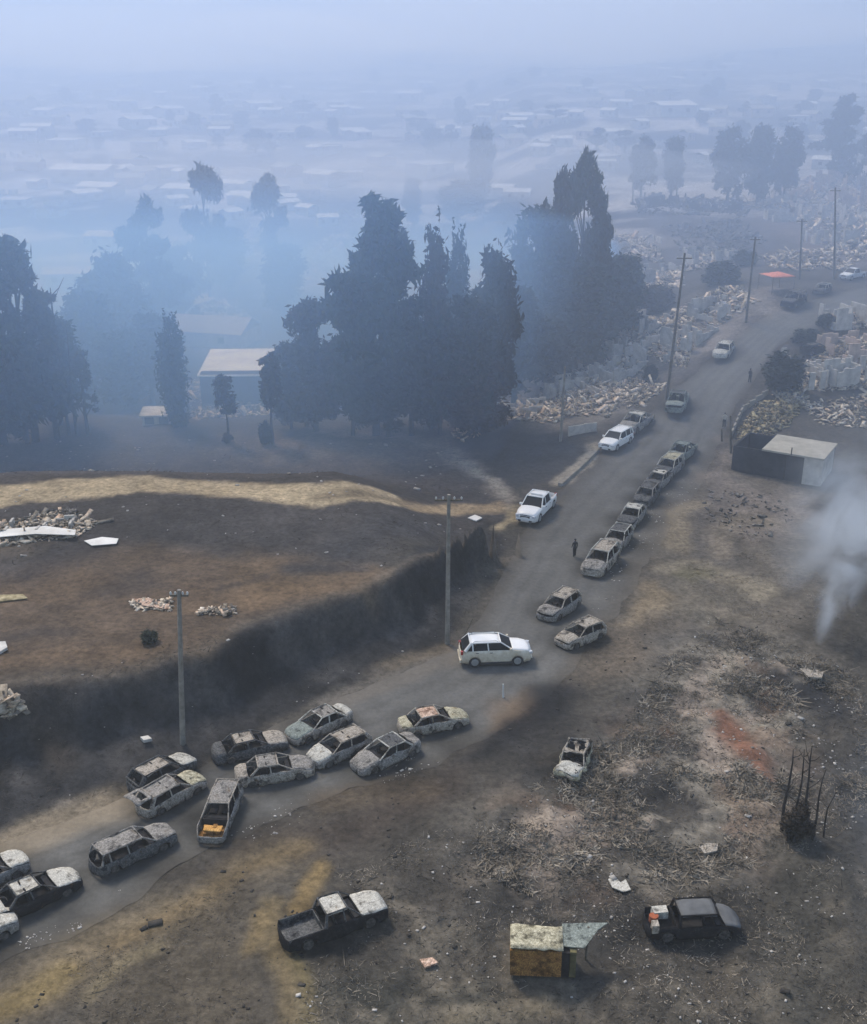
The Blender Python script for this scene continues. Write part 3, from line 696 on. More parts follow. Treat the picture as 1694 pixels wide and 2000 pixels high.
    if typ != 'pickup':
        st = MB(); xq = max(rb + .75, rt + .35); st.box((xq, 0, sill + .3), (.48, W * .72, .1)); st.box((xq - .3, 0, sill + .56), (.08, W * .72, .55), Matrix.Rotation(-.2, 3, 'Y')); st.build('rear_seat', M['interior'], root)
    # wheels
    wr = zwh * 1.06 if not burn else zwh * .76
    for a in (axf, axr):
        for s in (1, -1):
            wb = MB()
            if burn:
                wb.tube([(0, -.09, 0), (0, .09, 0)], wr, 14); wb.tube([(0, -.11, 0), (0, .11, 0)], wr * .45, 10)
                wl = wb.build('wheel', M['bare_wheel'], root, 40)
            else:
                wb.tube([(0, -.11, 0), (0, -.08, 0), (0, .08, 0), (0, .11, 0)], [wr * .93, wr, wr, wr * .93], 20)
                wl = wb.build('wheel', M['tyre'], root, 40)
                rm = MB(); rm.tube([(0, s * .10, 0), (0, s * .125, 0)], [wr * .66, wr * .6], 16)
                for k in range(5): rm.box((0, 0, 0), (.05, .02, wr * 1.1), Matrix.Rotation(k * math.pi / 5, 3, 'Y'))
                rm.v = [(x, y if abs(y) > .05 else s * .128 + y * .2, z) for x, y, z in rm.v]
                rm.build('rim', M['rim'], wl, 40)
            wl.location = (a, s * (hw(a) * .955 - .10), wr)
    if burn:
        if not o.get('no_bumper'):
            bp = MB(); bp.tube([(L / 2 - .12, -W * .40, .40), (L / 2 + .06, -W * .2, .42), (L / 2 + .07, W * .2, .42), (L / 2 - .12, W * .40, .40)], .07, 6)
            sheet('front_bumper', bp, mats['pillars'] if 'pillars' in mats else mats['body'], 0, 60, 1.5)
    else:
        def quad(nm, a, b_, c, d, mat=M['glass']):
            q = MB(); q.add([a, b_, c, d], [(0, 1, 2, 3)]); return q.build(nm, mat, root)
        g = .955
        quad('windscreen', (cowl + .06, hB * g, zb + .035), (cowl + .06, -hB * g, zb + .035), (wt - .03, -hR * g, zr - .015), (wt - .03, hR * g, zr - .015))
        quad('rear_window', (rb - .02, -hB * .93, zb + .05), (rb - .02, hB * .93, zb + .05), (rt - .05, hR * g, zr - .02), (rt - .05, -hR * g, zr - .02))
        cuts = [cowl - .05, xm + .06, xm - .06, rb + .16]; cutt = [wt - .04, xm, xm - .12, rt + .1]
        if typ == 'suv': cuts = [cowl - .05, xm + .06, xm - .06, xq + .05, xq - .06, rb + .26]; cutt = [wt - .04, xm, xm - .12, xq + .03, xq - .08, rt + .2]
        for s in (1, -1):
            for k in range(0, len(cuts), 2):
                quad('side_window', (cuts[k], s * hB * 1.0, zb + .04), (cuts[k + 1], s * hB * 1.0, zb + .04), (cutt[k + 1], s * hR * 1.01, zr - .03), (cutt[k], s * hR * 1.01, zr - .03))
            hl = MB(); hl.box((L / 2 + .0, s * W * .34, T['zf'] - .10), (.22, .36, .15), Matrix.Rotation(-s * .35, 3, 'Z')); hl.build('headlight', M['lamp'], root)
            tl = MB(); tl.box((-L / 2 - .02, s * W * .39, zb - .14), (.16, .2, .24)); tl.build('tail_light', M['red_lamp'], root)
            mi = MB(); mi.box((cowl - .12, s * (hB + .12), zb + .12), (.14, .2, .15)); mi.build('wing_mirror', mats['body'], root)
            cl = MB(); cl.box(((axf + axr) / 2, s * W * .482, sill + .06), (axf - axr - .75, .05, .16)); cl.build('sill_cladding', M['plastic'], root)
            for k in (0, 1):
                dh = MB(); dh.box((xm + .18 - k * .95, s * (W / 2 + .002), zb - .12), (.18, .025, .035)); dh.build('door_handle', M['plastic'], root)
        gr = MB(); gr.box((L / 2 + .09, 0, T['zf'] - .16), (.08, W * .42, .14)); gr.box((L / 2 + .10, 0, .42), (.08, W * .62, .16)); gr.build('grille', M['plastic'], root)
        bp = MB(); bp.box((L / 2 + .12, 0, .53), (.10, W * .80, .08)); bp.build('front_bumper', mats['body'], root)
        bp = MB(); bp.box((-L / 2 - .12, 0, .46), (.10, W * .84, .16)); bp.build('rear_bumper', M['plastic'] if typ != 'suv' else mats['body'], root)
        if o.get('rails'):
            for s in (1, -1):
                rl_ = MB(); rl_.tube([(rt + .2, s * hR * .92, H - .03), (rt + .3, s * hR * .92, H + .05), (wt - .3, s * hR * .92, H + .05), (wt - .2, s * hR * .92, H - .02)], .022, 6); rl_.build('roof_rail', M['rim'], root)
        if o.get('light_bar'):
            lb = MB(); lb.box((wt - .35, 0, H + .05), (.22, W * .5, .1)); lb.build('roof_light_bar', M['white_paint'], root)
        if typ == 'pickup' and o.get('sport_bar'):
            sb = MB(); sb.tube([(rb - .25, -W * .4, 1.0), (rb - .1, -W * .36, 1.45), (rb - .1, W * .36, 1.45), (rb - .25, W * .4, 1.0)], .045, 6); sb.build('roll_bar', M['plastic'], root)
    return root
burnt('orange_ash', (.42, .19, .05), (.62, .34, .10), (.72, .46, .18), 3, .3, .5, .7)
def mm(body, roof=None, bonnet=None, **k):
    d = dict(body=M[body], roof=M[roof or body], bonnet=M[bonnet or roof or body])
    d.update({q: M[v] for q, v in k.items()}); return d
GLOW, GUP = 'burnt out cars jammed along the lower road', 'burnt out cars queued nose to tail up the road'
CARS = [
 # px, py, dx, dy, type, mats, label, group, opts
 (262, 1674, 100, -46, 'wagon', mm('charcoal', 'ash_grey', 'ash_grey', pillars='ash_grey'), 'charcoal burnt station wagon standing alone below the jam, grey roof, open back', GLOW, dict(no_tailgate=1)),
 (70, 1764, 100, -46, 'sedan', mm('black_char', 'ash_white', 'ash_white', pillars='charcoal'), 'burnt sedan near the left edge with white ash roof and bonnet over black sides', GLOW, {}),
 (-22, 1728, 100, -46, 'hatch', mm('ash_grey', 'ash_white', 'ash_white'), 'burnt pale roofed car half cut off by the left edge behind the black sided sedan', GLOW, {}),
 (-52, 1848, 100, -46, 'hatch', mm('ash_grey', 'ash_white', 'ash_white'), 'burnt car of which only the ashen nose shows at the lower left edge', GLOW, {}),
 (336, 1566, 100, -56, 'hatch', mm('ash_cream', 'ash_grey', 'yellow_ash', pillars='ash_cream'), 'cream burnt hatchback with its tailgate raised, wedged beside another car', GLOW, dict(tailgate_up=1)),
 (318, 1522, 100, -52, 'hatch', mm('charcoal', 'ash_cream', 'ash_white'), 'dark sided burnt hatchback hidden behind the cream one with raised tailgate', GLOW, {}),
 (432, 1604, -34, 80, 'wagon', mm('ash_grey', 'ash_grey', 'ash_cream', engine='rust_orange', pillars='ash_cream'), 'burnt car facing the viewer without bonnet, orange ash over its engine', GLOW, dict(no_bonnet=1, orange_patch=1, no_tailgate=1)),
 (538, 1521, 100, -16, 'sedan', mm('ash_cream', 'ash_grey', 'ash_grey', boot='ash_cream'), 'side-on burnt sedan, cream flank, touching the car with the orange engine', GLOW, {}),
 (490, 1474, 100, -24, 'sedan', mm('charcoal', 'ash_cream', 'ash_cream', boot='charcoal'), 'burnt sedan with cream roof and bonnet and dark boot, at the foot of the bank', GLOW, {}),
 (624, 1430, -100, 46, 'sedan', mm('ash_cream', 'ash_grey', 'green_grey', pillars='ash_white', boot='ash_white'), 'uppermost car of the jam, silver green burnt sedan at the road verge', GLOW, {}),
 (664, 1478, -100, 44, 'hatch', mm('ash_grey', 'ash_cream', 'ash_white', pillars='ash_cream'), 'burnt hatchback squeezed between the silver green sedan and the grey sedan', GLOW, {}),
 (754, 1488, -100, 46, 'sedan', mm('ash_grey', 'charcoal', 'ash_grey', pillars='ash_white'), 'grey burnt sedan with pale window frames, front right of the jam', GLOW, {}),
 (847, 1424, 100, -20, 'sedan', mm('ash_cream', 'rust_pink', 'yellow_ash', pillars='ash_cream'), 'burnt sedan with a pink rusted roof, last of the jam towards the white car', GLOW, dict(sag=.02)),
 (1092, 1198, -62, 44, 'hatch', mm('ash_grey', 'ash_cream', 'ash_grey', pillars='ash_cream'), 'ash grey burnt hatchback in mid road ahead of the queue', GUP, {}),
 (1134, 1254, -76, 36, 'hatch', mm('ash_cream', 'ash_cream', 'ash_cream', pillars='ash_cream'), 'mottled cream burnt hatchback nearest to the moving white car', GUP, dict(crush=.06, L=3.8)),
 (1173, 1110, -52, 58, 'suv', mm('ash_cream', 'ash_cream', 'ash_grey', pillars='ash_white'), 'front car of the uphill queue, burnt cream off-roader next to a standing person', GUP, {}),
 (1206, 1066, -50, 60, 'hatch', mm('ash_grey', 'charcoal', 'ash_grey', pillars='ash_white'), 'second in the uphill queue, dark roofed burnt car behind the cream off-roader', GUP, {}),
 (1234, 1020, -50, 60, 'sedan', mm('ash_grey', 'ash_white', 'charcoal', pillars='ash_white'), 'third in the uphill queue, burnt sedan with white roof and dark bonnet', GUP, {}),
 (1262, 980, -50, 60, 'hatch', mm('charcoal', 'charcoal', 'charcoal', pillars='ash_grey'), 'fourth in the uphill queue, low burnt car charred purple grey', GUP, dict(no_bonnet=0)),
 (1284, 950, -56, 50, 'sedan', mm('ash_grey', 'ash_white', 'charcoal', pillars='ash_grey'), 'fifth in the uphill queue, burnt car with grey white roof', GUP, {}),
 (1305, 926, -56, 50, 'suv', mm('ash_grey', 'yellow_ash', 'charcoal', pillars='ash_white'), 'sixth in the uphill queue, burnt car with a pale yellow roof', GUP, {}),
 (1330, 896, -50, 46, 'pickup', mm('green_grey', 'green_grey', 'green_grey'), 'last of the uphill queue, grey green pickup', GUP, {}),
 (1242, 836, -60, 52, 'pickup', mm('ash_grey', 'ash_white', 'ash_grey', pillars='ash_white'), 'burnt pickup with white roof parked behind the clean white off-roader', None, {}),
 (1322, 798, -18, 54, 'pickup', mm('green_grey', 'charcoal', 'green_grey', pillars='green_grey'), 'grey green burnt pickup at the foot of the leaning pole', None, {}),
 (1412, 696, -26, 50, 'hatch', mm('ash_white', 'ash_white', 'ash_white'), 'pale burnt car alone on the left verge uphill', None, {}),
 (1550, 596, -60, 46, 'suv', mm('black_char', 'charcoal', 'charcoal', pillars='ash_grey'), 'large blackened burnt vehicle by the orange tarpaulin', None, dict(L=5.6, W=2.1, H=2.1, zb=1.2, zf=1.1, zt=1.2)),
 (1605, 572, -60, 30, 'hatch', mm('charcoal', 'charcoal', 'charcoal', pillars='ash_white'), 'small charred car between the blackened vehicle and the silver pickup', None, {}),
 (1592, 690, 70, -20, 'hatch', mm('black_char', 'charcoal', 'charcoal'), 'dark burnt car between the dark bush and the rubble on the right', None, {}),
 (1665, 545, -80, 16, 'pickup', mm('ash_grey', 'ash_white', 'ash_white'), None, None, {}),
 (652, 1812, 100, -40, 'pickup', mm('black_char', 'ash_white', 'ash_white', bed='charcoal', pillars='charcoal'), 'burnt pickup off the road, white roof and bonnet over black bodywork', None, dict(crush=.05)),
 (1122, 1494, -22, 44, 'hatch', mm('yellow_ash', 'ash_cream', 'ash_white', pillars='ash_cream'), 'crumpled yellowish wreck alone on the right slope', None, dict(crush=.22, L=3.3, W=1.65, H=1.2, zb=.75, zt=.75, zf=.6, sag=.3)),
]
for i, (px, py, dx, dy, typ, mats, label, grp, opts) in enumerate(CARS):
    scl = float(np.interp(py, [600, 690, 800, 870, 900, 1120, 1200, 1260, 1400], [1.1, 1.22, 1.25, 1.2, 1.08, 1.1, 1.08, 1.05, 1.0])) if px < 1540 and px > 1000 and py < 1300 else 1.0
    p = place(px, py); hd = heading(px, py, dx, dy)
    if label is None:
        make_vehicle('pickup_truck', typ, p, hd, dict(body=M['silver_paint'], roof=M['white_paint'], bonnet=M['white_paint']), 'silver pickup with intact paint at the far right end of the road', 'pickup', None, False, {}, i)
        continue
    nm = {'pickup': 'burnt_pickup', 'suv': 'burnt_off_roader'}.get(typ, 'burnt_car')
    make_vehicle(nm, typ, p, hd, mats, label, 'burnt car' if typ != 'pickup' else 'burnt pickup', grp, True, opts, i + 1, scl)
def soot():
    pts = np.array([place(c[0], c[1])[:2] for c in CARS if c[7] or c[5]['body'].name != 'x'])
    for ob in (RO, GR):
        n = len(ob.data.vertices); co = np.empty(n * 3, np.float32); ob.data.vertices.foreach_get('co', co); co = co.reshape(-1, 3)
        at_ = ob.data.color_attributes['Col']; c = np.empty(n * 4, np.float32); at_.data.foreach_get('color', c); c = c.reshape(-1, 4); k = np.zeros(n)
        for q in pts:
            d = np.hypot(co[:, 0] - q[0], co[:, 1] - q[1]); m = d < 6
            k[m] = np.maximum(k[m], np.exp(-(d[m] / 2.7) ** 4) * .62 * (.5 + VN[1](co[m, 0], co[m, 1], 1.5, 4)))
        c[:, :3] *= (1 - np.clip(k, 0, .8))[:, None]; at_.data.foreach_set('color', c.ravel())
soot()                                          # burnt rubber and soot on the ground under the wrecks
WP = dict(body=M['white_paint'], roof=M['white_paint'], bonnet=M['white_paint'])
make_vehicle('white_suv', 'suv', place(966, 1294), heading(966, 1294, 100, -4), dict(WP, body=M['dust_paint'], pillars=M['white_paint']), 'clean white five door off-roader turned across the road, dust along its side', 'car', None, False, dict(rails=1, H=1.80, zb=1.22, zf=1.06, cowl=.735, wt=.565, rt=.12, rb=.015, zt=1.22, L=4.6, W=1.9), 91, 1.06)
make_vehicle('white_pickup', 'pickup', place(1048, 1004), heading(1048, 1004, -48, 48), WP, 'white double cab pickup with a roof light bar at the dirt track junction', 'pickup', None, False, dict(light_bar=1, sport_bar=1, rt=.33, rb=.31), 92, 1.22)
make_vehicle('white_suv', 'suv', place(1203, 872), heading(1203, 872, -60, 42), WP, 'white off-roader parked on the verge in front of the burnt pickup', 'car', None, False, {}, 93, 1.12)

# ---------------------------------------------------------------- poles
def pole(px, py, toppx, toppy, label, r=.15, mat='pole_conc', arm=1.2, group='utility poles'):
    b = place(px, py); zt = z_at_top(b, toppy)
    zc = b.y * CP + (CAM_H - zt) * SP; xt = (toppx - 847) / FPX * zc
    root = empty('utility_pole', b); tag(root, label, 'pole', group)
    tip = Vector((xt - b.x, 0, zt - b.z))
    sh = MB(); sh.tube([(0, 0, -.3), tip * .5, tip], [r * 1.15, r * .95, r * .75], 10); sh.build('shaft', M[mat], root, 60)
    if arm:
        ca = MB(); c = tip * .965; ca.box(c, (arm * 2, .1, .12)); ca.build('crossarm', M['pole_wood'], root)
        for k in (-.9, -.4, .4, .9):
            ins = MB(); q = c + Vector((arm * k, 0, .06)); ins.tube([q, q + Vector((0, 0, .12)), q + Vector((0, 0, .2))], [.05, .075, .03], 8); ins.build('insulator', M['porcelain'], root, 60)
    return b + tip
pole(357, 1452, 350, 1152, 'pole standing in the black bank beside the jammed cars', .16, arm=.55)
pole(874, 1257, 877, 966, 'pole at the top of the bank road near the white off-roader', .17, arm=1.0)
pole(1095, 862, 1104, 716, 'pole in front of the big pale rubble heap', .15, arm=0)
pole(1302, 782, 1338, 494, 'leaning dark pole above the grey green pickup', .17, 'pole_wood', .9)
pole(1457, 630, 1476, 462, 'dark pole left of the orange tarpaulin', .16, 'pole_wood', .7)
pole(1562, 545, 1567, 428, 'pole behind the blackened vehicle uphill', .16, 'pole_wood', .8)
pole(1630, 545, 1632, 366, 'pole beside the silver pickup at the right edge', .16, 'pole_wood', .8)
pole(1236, 392, 1238, 332, 'thin far pole left of two rounded hazy trees', .18, 'pole_wood', 0)
pole(1322, 405, 1322, 358, 'thin far pole by the dark low ruin', .18, 'pole_wood', 0)
pole(946, 436, 945, 364, 'thin far pole between the dark pine and the tall gum', .18, 'pole_wood', 0)
def post(px, py, tx, ty, nm, label, r, mat):
    b = place(px, py); zt = z_at_top(b, ty); zc = b.y * CP + (CAM_H - zt) * SP
    sh = MB(); tip = Vector(((tx - 847) / FPX * zc - b.x, 0, zt - b.z)); sh.tube([(0, 0, -.1), tip * .6, tip], [r, r * .9, r * .7], 8)
    o = sh.build(nm, M[mat], None, 60); o.location = b; tag(o, label, 'post'); return o
post(983, 1366, 983, 1336, 'marker_post', 'short white marker post on the bare soil below the white off-roader', .07, 'porcelain')
post(898, 1262, 924, 1208, 'broken_stake', 'leaning broken stake at the roadside next to the bank pole', .06, 'pole_wood')

# ---------------------------------------------------------------- trees
def leaf_cloud(lobes, n, size, seed, gap=.42, droop=0.0, aspect=1.5):
    g = np.random.default_rng(seed); lobes = np.array(lobes, float)
    wgt = (lobes[:, 3] * lobes[:, 4] * lobes[:, 5]) ** .67; wgt /= wgt.sum()
    k = int(n * 1.8); li = g.choice(len(lobes), k, p=wgt); d = g.normal(size=(k, 3)); d /= np.linalg.norm(d, axis=1)[:, None]
    rad = g.random(k) ** .45
    P = lobes[li, :3] + d * lobes[li, 3:6] * rad[:, None] * (1 + .18 * g.normal(size=k)[:, None])
    nv = VNoise(seed + 50); f = nv(P[:, 0] + P[:, 1] * .7, P[:, 2] + P[:, 1] * .4, 1.6, 3)
    P = P[f > gap][:n]; n = len(P)
    a = g.normal(size=(n, 3)); a[:, 2] -= droop; a /= np.linalg.norm(a, axis=1)[:, None]
    b = np.cross(a, g.normal(size=(n, 3))); b /= np.linalg.norm(b, axis=1)[:, None]
    s = size * (.55 + .9 * g.random(n))[:, None]
    V = np.stack([P - a * s * aspect, P + b * s * .55, P + a * s * aspect, P - b * s * .55], 1).reshape(-1, 3)
    return V, np.arange(n * 4).reshape(-1, 4)
def proto_tree(kind, seed, leaf, n=7000, size=.30):
    """prototype 20 m tall, crown about 8 m wide"""
    g = random.Random(seed); lobes = []; limbs = []
    if kind == 'pine':
        for i in range(34):
            z = 1.5 + 17.5 * (i / 33); rr_ = (1 - (z / 21.5) ** 4) * 4.3 * g.uniform(.3, 1.3) * (.72 + .4 * abs(math.sin(z * .55))); a = g.uniform(0, 6.28)
            lobes.append((math.cos(a) * rr_ * .62, math.sin(a) * rr_ * .62, z + .6, max(.8, rr_ * .52), max(.8, rr_ * .52), g.uniform(.7, 1.25)))
        droop, asp, trunk = -.5, 1.9, 20
    elif kind == 'column':
        for i in range(26):
            z = 1.5 + 17.3 * i / 25; rr_ = 3.1 * math.sin(math.pi * min(1, .14 + z / 22)) ** .6 * g.uniform(.75, 1.1); a = g.uniform(0, 6.28)
            lobes.append((math.cos(a) * .9, math.sin(a) * .9, z, rr_ * .85, rr_ * .85, 1.9))
        droop, asp, trunk = .3, 1.5, 18
    elif kind == 'gum':
        for i in range(20):
            z = g.uniform(7, 18.6); a = g.uniform(0, 6.28); rr_ = g.uniform(1.0, 3.2) * (1.15 - abs(z - 12) / 12)
            lobes.append((math.cos(a) * rr_, math.sin(a) * rr_, z, g.uniform(1.0, 1.9), g.uniform(1.0, 1.9), g.uniform(.9, 1.9))); limbs.append(lobes[-1][:3])
        lobes.append((0, 0, 18.4, 1.5, 1.5, 1.6)); droop, asp, trunk = .9, 1.8, 17
    elif kind == 'broad':
        for i in range(26):
            z = g.uniform(3.0, 17.6); a = g.uniform(0, 6.28); rr_ = 3.9 * math.sin(math.pi * (.12 + .8 * z / 20)) * g.uniform(.4, .9)
            lobes.append((math.cos(a) * rr_, math.sin(a) * rr_, z, g.uniform(1.4, 2.4), g.uniform(1.4, 2.4), g.uniform(1.3, 2.3))); limbs.append(lobes[-1][:3])
        lobes.append((0, 0, 17.6, 1.7, 1.7, 1.9)); lobes.append((0, 0, 9, 3, 3, 5)); droop, asp, trunk = .4, 1.5, 16
    elif kind == 'bush':
        for i in range(16):
            a = g.uniform(0, 6.28); rr_ = g.uniform(0, 3.2); lobes.append((math.cos(a) * rr_, math.sin(a) * rr_, g.uniform(3, 15.5) * (1.05 - rr_ / 9), g.uniform(1.3, 2.1), g.uniform(1.3, 2.1), g.uniform(3, 5)))
        droop, asp, trunk = .2, 1.4, 8
    elif kind == 'wisp':
        for i in range(12):
            z = g.uniform(6, 19); a = g.uniform(0, 6.28); rr_ = g.uniform(.3, 2.2)
            lobes.append((math.cos(a) * rr_, math.sin(a) * rr_, z, g.uniform(.6, 1.3), g.uniform(.6, 1.3), g.uniform(1.0, 2.2))); limbs.append(lobes[-1][:3])
        droop, asp, trunk = .8, 1.8, 19
    elif kind == 'lollipop':
        for i in range(12):
            a = g.uniform(0, 6.28); rr_ = g.uniform(0, 2.2); lobes.append((math.cos(a) * rr_, math.sin(a) * rr_, g.uniform(9, 17.5), g.uniform(1.2, 2.2), g.uniform(1.2, 2.2), g.uniform(1.8, 2.6))); limbs.append(lobes[-1][:3])
        droop, asp, trunk = .5, 1.5, 12
    V, F = leaf_cloud(lobes, n, size, seed, {'pine': .36, 'wisp': .47, 'gum': .44, 'column': .33, 'bush': .3}.get(kind, .38), droop, asp)
    root = empty({'pine': 'pine_tree', 'column': 'columnar_tree', 'gum': 'gum_tree', 'bush': 'bush', 'wisp': 'scorched_tree'}.get(kind, 'tree'), (0, 0, 0))
    mesh_np('crown', V, F, M[leaf], root)
    tb = MB(); pts = [(0, 0, -.5)] + [(.25 * mn.noise(Vector((seed, z * .3, 0))), .25 * mn.noise(Vector((seed, 9, z * .3))), z) for z in np.linspace(2, trunk, 6)]
    tb.tube(pts, np.linspace(.42, .08, 7), 8)
    for l in limbs[:10]:
        z0 = max(3, l[2] - 3.2); tb.tube([(0, 0, z0), (l[0] * .5, l[1] * .5, (z0 + l[2]) / 2 + .2), l], [.16, .1, .04], 5)
    tb.build('trunk', M['bark'], root, 60)
    return root
PROTO = {}
for nm, kind, seed, leaf, n, size in [('pine', 'pine', 3, 'leaf_teal', 11000, .34), ('pine2', 'pine', 4, 'leaf_dark', 8000, .34), ('col', 'column', 5, 'leaf_scorched', 6500, .30), ('col2', 'column', 6, 'leaf_dark', 6500, .30),
      ('gum', 'gum', 7, 'leaf_teal', 7000, .30), ('gum2', 'gum', 8, 'leaf_dark', 7000, .30), ('broad', 'broad', 9, 'leaf_dark', 10000, .36), ('broad2', 'broad', 10, 'leaf_teal', 10000, .36), ('broad3', 'broad', 11, 'leaf_scorched', 10000, .36),
      ('bush', 'bush', 12, 'leaf_dark', 7000, .42), ('bush2', 'bush', 13, 'leaf_scorched', 7000, .42), ('wisp', 'wisp', 14, 'leaf_ashen', 3200, .26), ('lolli', 'lollipop', 15, 'leaf_scorched', 5000, .42)]:
    PROTO[nm] = [kind, proto_tree(kind, seed, leaf, n, size), False]
HALFW = {'pine': 4.4, 'column': 3.3, 'gum': 4.1, 'broad': 5.2, 'bush': 4.6, 'wisp': 3.0, 'lollipop': 3.9}
def tree(proto, px, py, toppy, wpx, label, group=None, rz=None):
    kind, src, used = PROTO[proto]
    o = copy_tree(src) if used else src; PROTO[proto][2] = True
    b = at(px, py); h = max(1.0, z_at_top(b, toppy) - b.z); hw_ = wpx / 2 / mpp(b)
    o.location = b; o.scale = (hw_ / HALFW[kind],) * 2 + (h / 20.2,); o.rotation_euler = (0, 0, random.uniform(0, 6.28) if rz is None else rz)
    tag(o, label, 'bush' if kind == 'bush' else 'tree', group); return o
GT, LT, FT = 'dark trees in the central grove', 'trees in the hazy grove on the left', 'far trees fading into the haze'
for a in [
 ('pine', 735, 850, 392, 168, 'big ragged dark pine at the left front of the central grove', GT),
 ('broad3', 618, 842, 572, 150, 'rounded brownish scorched tree left of the big ragged pine', GT),
 ('col', 848, 835, 408, 74, 'narrow scorched brown tree with a rounded tip right of the big pine', GT),
 ('col2', 892, 815, 432, 64, 'narrow pointed dark tree right of the brown narrow one', GT),
 ('broad', 958, 822, 462, 130, 'dark tree in the middle of the central grove below the far pole', GT),
 ('broad2', 1050, 730, 392, 160, 'wide dark crown left of the tall gum tree', GT),
 ('gum', 1128, 700, 290, 84, 'tall gum tree with gaps in its crown, the highest of the central grove', GT),
 ('gum2', 1086, 705, 328, 64, 'slim gum crown left of the tallest gum', GT),
 ('broad', 1155, 700, 385, 78, 'dark crown right below the tallest gum', GT),
 ('broad2', 1205, 660, 492, 120, 'right shoulder of the central grove beside the rubble', GT),
 ('broad', 905, 845, 560, 170, 'front dark tree above the dirt bank right of the big pine', GT),
 ('broad', 1005, 790, 545, 170, 'dark bushy tree behind the pale rubble heap', GT),
 ('broad2', 1120, 720, 500, 170, 'dense bushy tree above the pale rubble heap', GT),
 ('broad', 805, 850, 560, 150, 'dark tree filling the gap right of the big pine trunk', GT),
 ('broad3', 930, 850, 690, 150, 'low brownish tree at the right foot of the central grove', GT),
 ('broad2', 690, 850, 640, 110, 'dark tree between the brownish round one and the big pine', GT),
 ('broad', 1232, 620, 520, 70, 'small dark tree at the right end of the central grove', GT),
 ('pine2', 8, 868, 378, 190, 'tall pointed tree at the left edge', LT),
 ('broad', -40, 872, 520, 170, 'dark tree partly cut off by the left edge', LT),
 ('wisp', 70, 862, 470, 120, 'thin hazy tree right of the tall pointed one at the left edge', LT),
 ('wisp', 112, 856, 560, 90, 'thin scorched tree beside the bare trunk on the left', LT),
 ('broad2', 55, 866, 640, 130, 'low dark tree under the thin ones at the left edge', LT),
 ('wisp', 172, 850, 680, 60, 'smallest thin scorched tree right of the bare trunk', LT),
 ('broad', 235, 740, 478, 170, 'wide hazy crown left of the pointed hazy tree', LT),
 ('pine2', 308, 690, 386, 120, 'pointed hazy tree behind the dark column shaped tree', LT),
 ('broad2', 190, 780, 560, 130, 'hazy low tree filling the hollow on the left', LT),
 ('broad', 300, 790, 600, 150, 'hazy tree mass in front of the pointed hazy tree', LT),
 ('gum2', 412, 600, 320, 80, 'tall hazy gum with a rounded tip behind the tan roof', LT),
 ('gum', 535, 560, 338, 70, 'faint forked gum right of the tall hazy one', LT),
 ('broad2', 450, 570, 440, 110, 'faint broad tree below the tall hazy gum', LT),
 ('col2', 349, 832, 606, 70, 'dark column shaped tree left of the pale sheet metal roof', LT),
 ('lolli', 447, 862, 726, 62, 'small scorched tree on a thin stem below the pale roof', LT),
 ('lolli', 533, 868, 682, 64, 'small dark tree right of the pale roof', LT),
 ('bush', 518, 868, 804, 34, 'narrow dark bush at the foot of the small dark tree', LT),
 ('bush2', 447, 864, 842, 28, 'tiny burnt bush at the foot of the small scorched tree', LT),
 ('broad3', 570, 838, 660, 90, 'low scorched tree left of the brownish round one', GT),
 ('broad', 760, 852, 690, 150, 'dark low tree at the foot of the big pine', GT),
 ('broad2', 860, 850, 620, 120, 'dark filling tree left of the front dark tree', GT),
 ('broad', 1060, 760, 600, 150, 'dark tree behind the left part of the rubble heap', GT),
 ('broad2', 1175, 690, 560, 120, 'dense dark tree above the upper end of the rubble heap', GT),
 ('broad', 120, 830, 600, 130, 'hazy dark tree behind the bare trunks', LT),
 ('broad2', 250, 800, 640, 140, 'low hazy tree left of the dark column shaped tree', LT),
 ('broad', 360, 640, 470, 120, 'hazy tree right of the pointed hazy tree', LT),
 ('broad2', 560, 620, 470, 110, 'faint hazy tree above the brownish round tree', LT),
 ('broad2', 940, 420, 240, 66, 'tall faint tree behind the central grove', FT),
 ('broad', 895, 440, 345, 100, 'faint wide crown left of the tall faint tree', FT),
 ('broad2', 808, 445, 345, 52, 'faint narrow crown above the brown narrow tree', FT),
 ('broad', 985, 440, 395, 90, 'faint low crown right of the tall faint tree', FT),
 ('broad', 1252, 385, 258, 62, 'left one of two rounded hazy trees', FT),
 ('broad2', 1310, 385, 264, 58, 'right one of two rounded hazy trees', FT),
 ('broad', 1420, 400, 238, 86, 'left part of the blue hazy tree row at upper right', FT),
 ('broad2', 1478, 400, 240, 80, 'middle part of the blue hazy tree row at upper right', FT),
 ('broad', 1530, 395, 238, 70, 'right part of the blue hazy tree row at upper right', FT),
 ('gum2', 1522, 392, 282, 54, 'leaning blue gum in front of the hazy tree row', FT),
 ('pine', 1634, 356, 186, 84, 'tall blue tree with a spiky top at the upper right', FT),
 ('gum', 1692, 356, 252, 50, 'hazy tree cut off by the right edge', FT),
 ('bush', 1516, 762, 655, 104, 'large dark bush at the right road edge', None),
 ('bush', 1578, 672, 632, 70, 'dark low bush behind the large one along the road', None),
 ('bush', 1612, 640, 602, 44, 'small dark bush where the dark hedge ends uphill', None),
 ('bush', 1408, 556, 492, 84, 'dark bush band left of the dark pole', None),
 ('bush', 1448, 520, 474, 60, 'dark bush at the top of the bush band near the dark pole', None),
 ('bush2', 1275, 610, 540, 80, 'scorched bush right of the central grove', None),
 ('bush', 1270, 745, 700, 34, 'small dark bush between the rubble heap and the leaning pole', None),
 ('bush', 288, 1254, 1224, 44, 'lone charred bush on the brown plateau', None),
 ('bush2', 1560, 1640, 1560, 70, 'burnt bush around the bare stems at the right', None),
]: tree(*a)
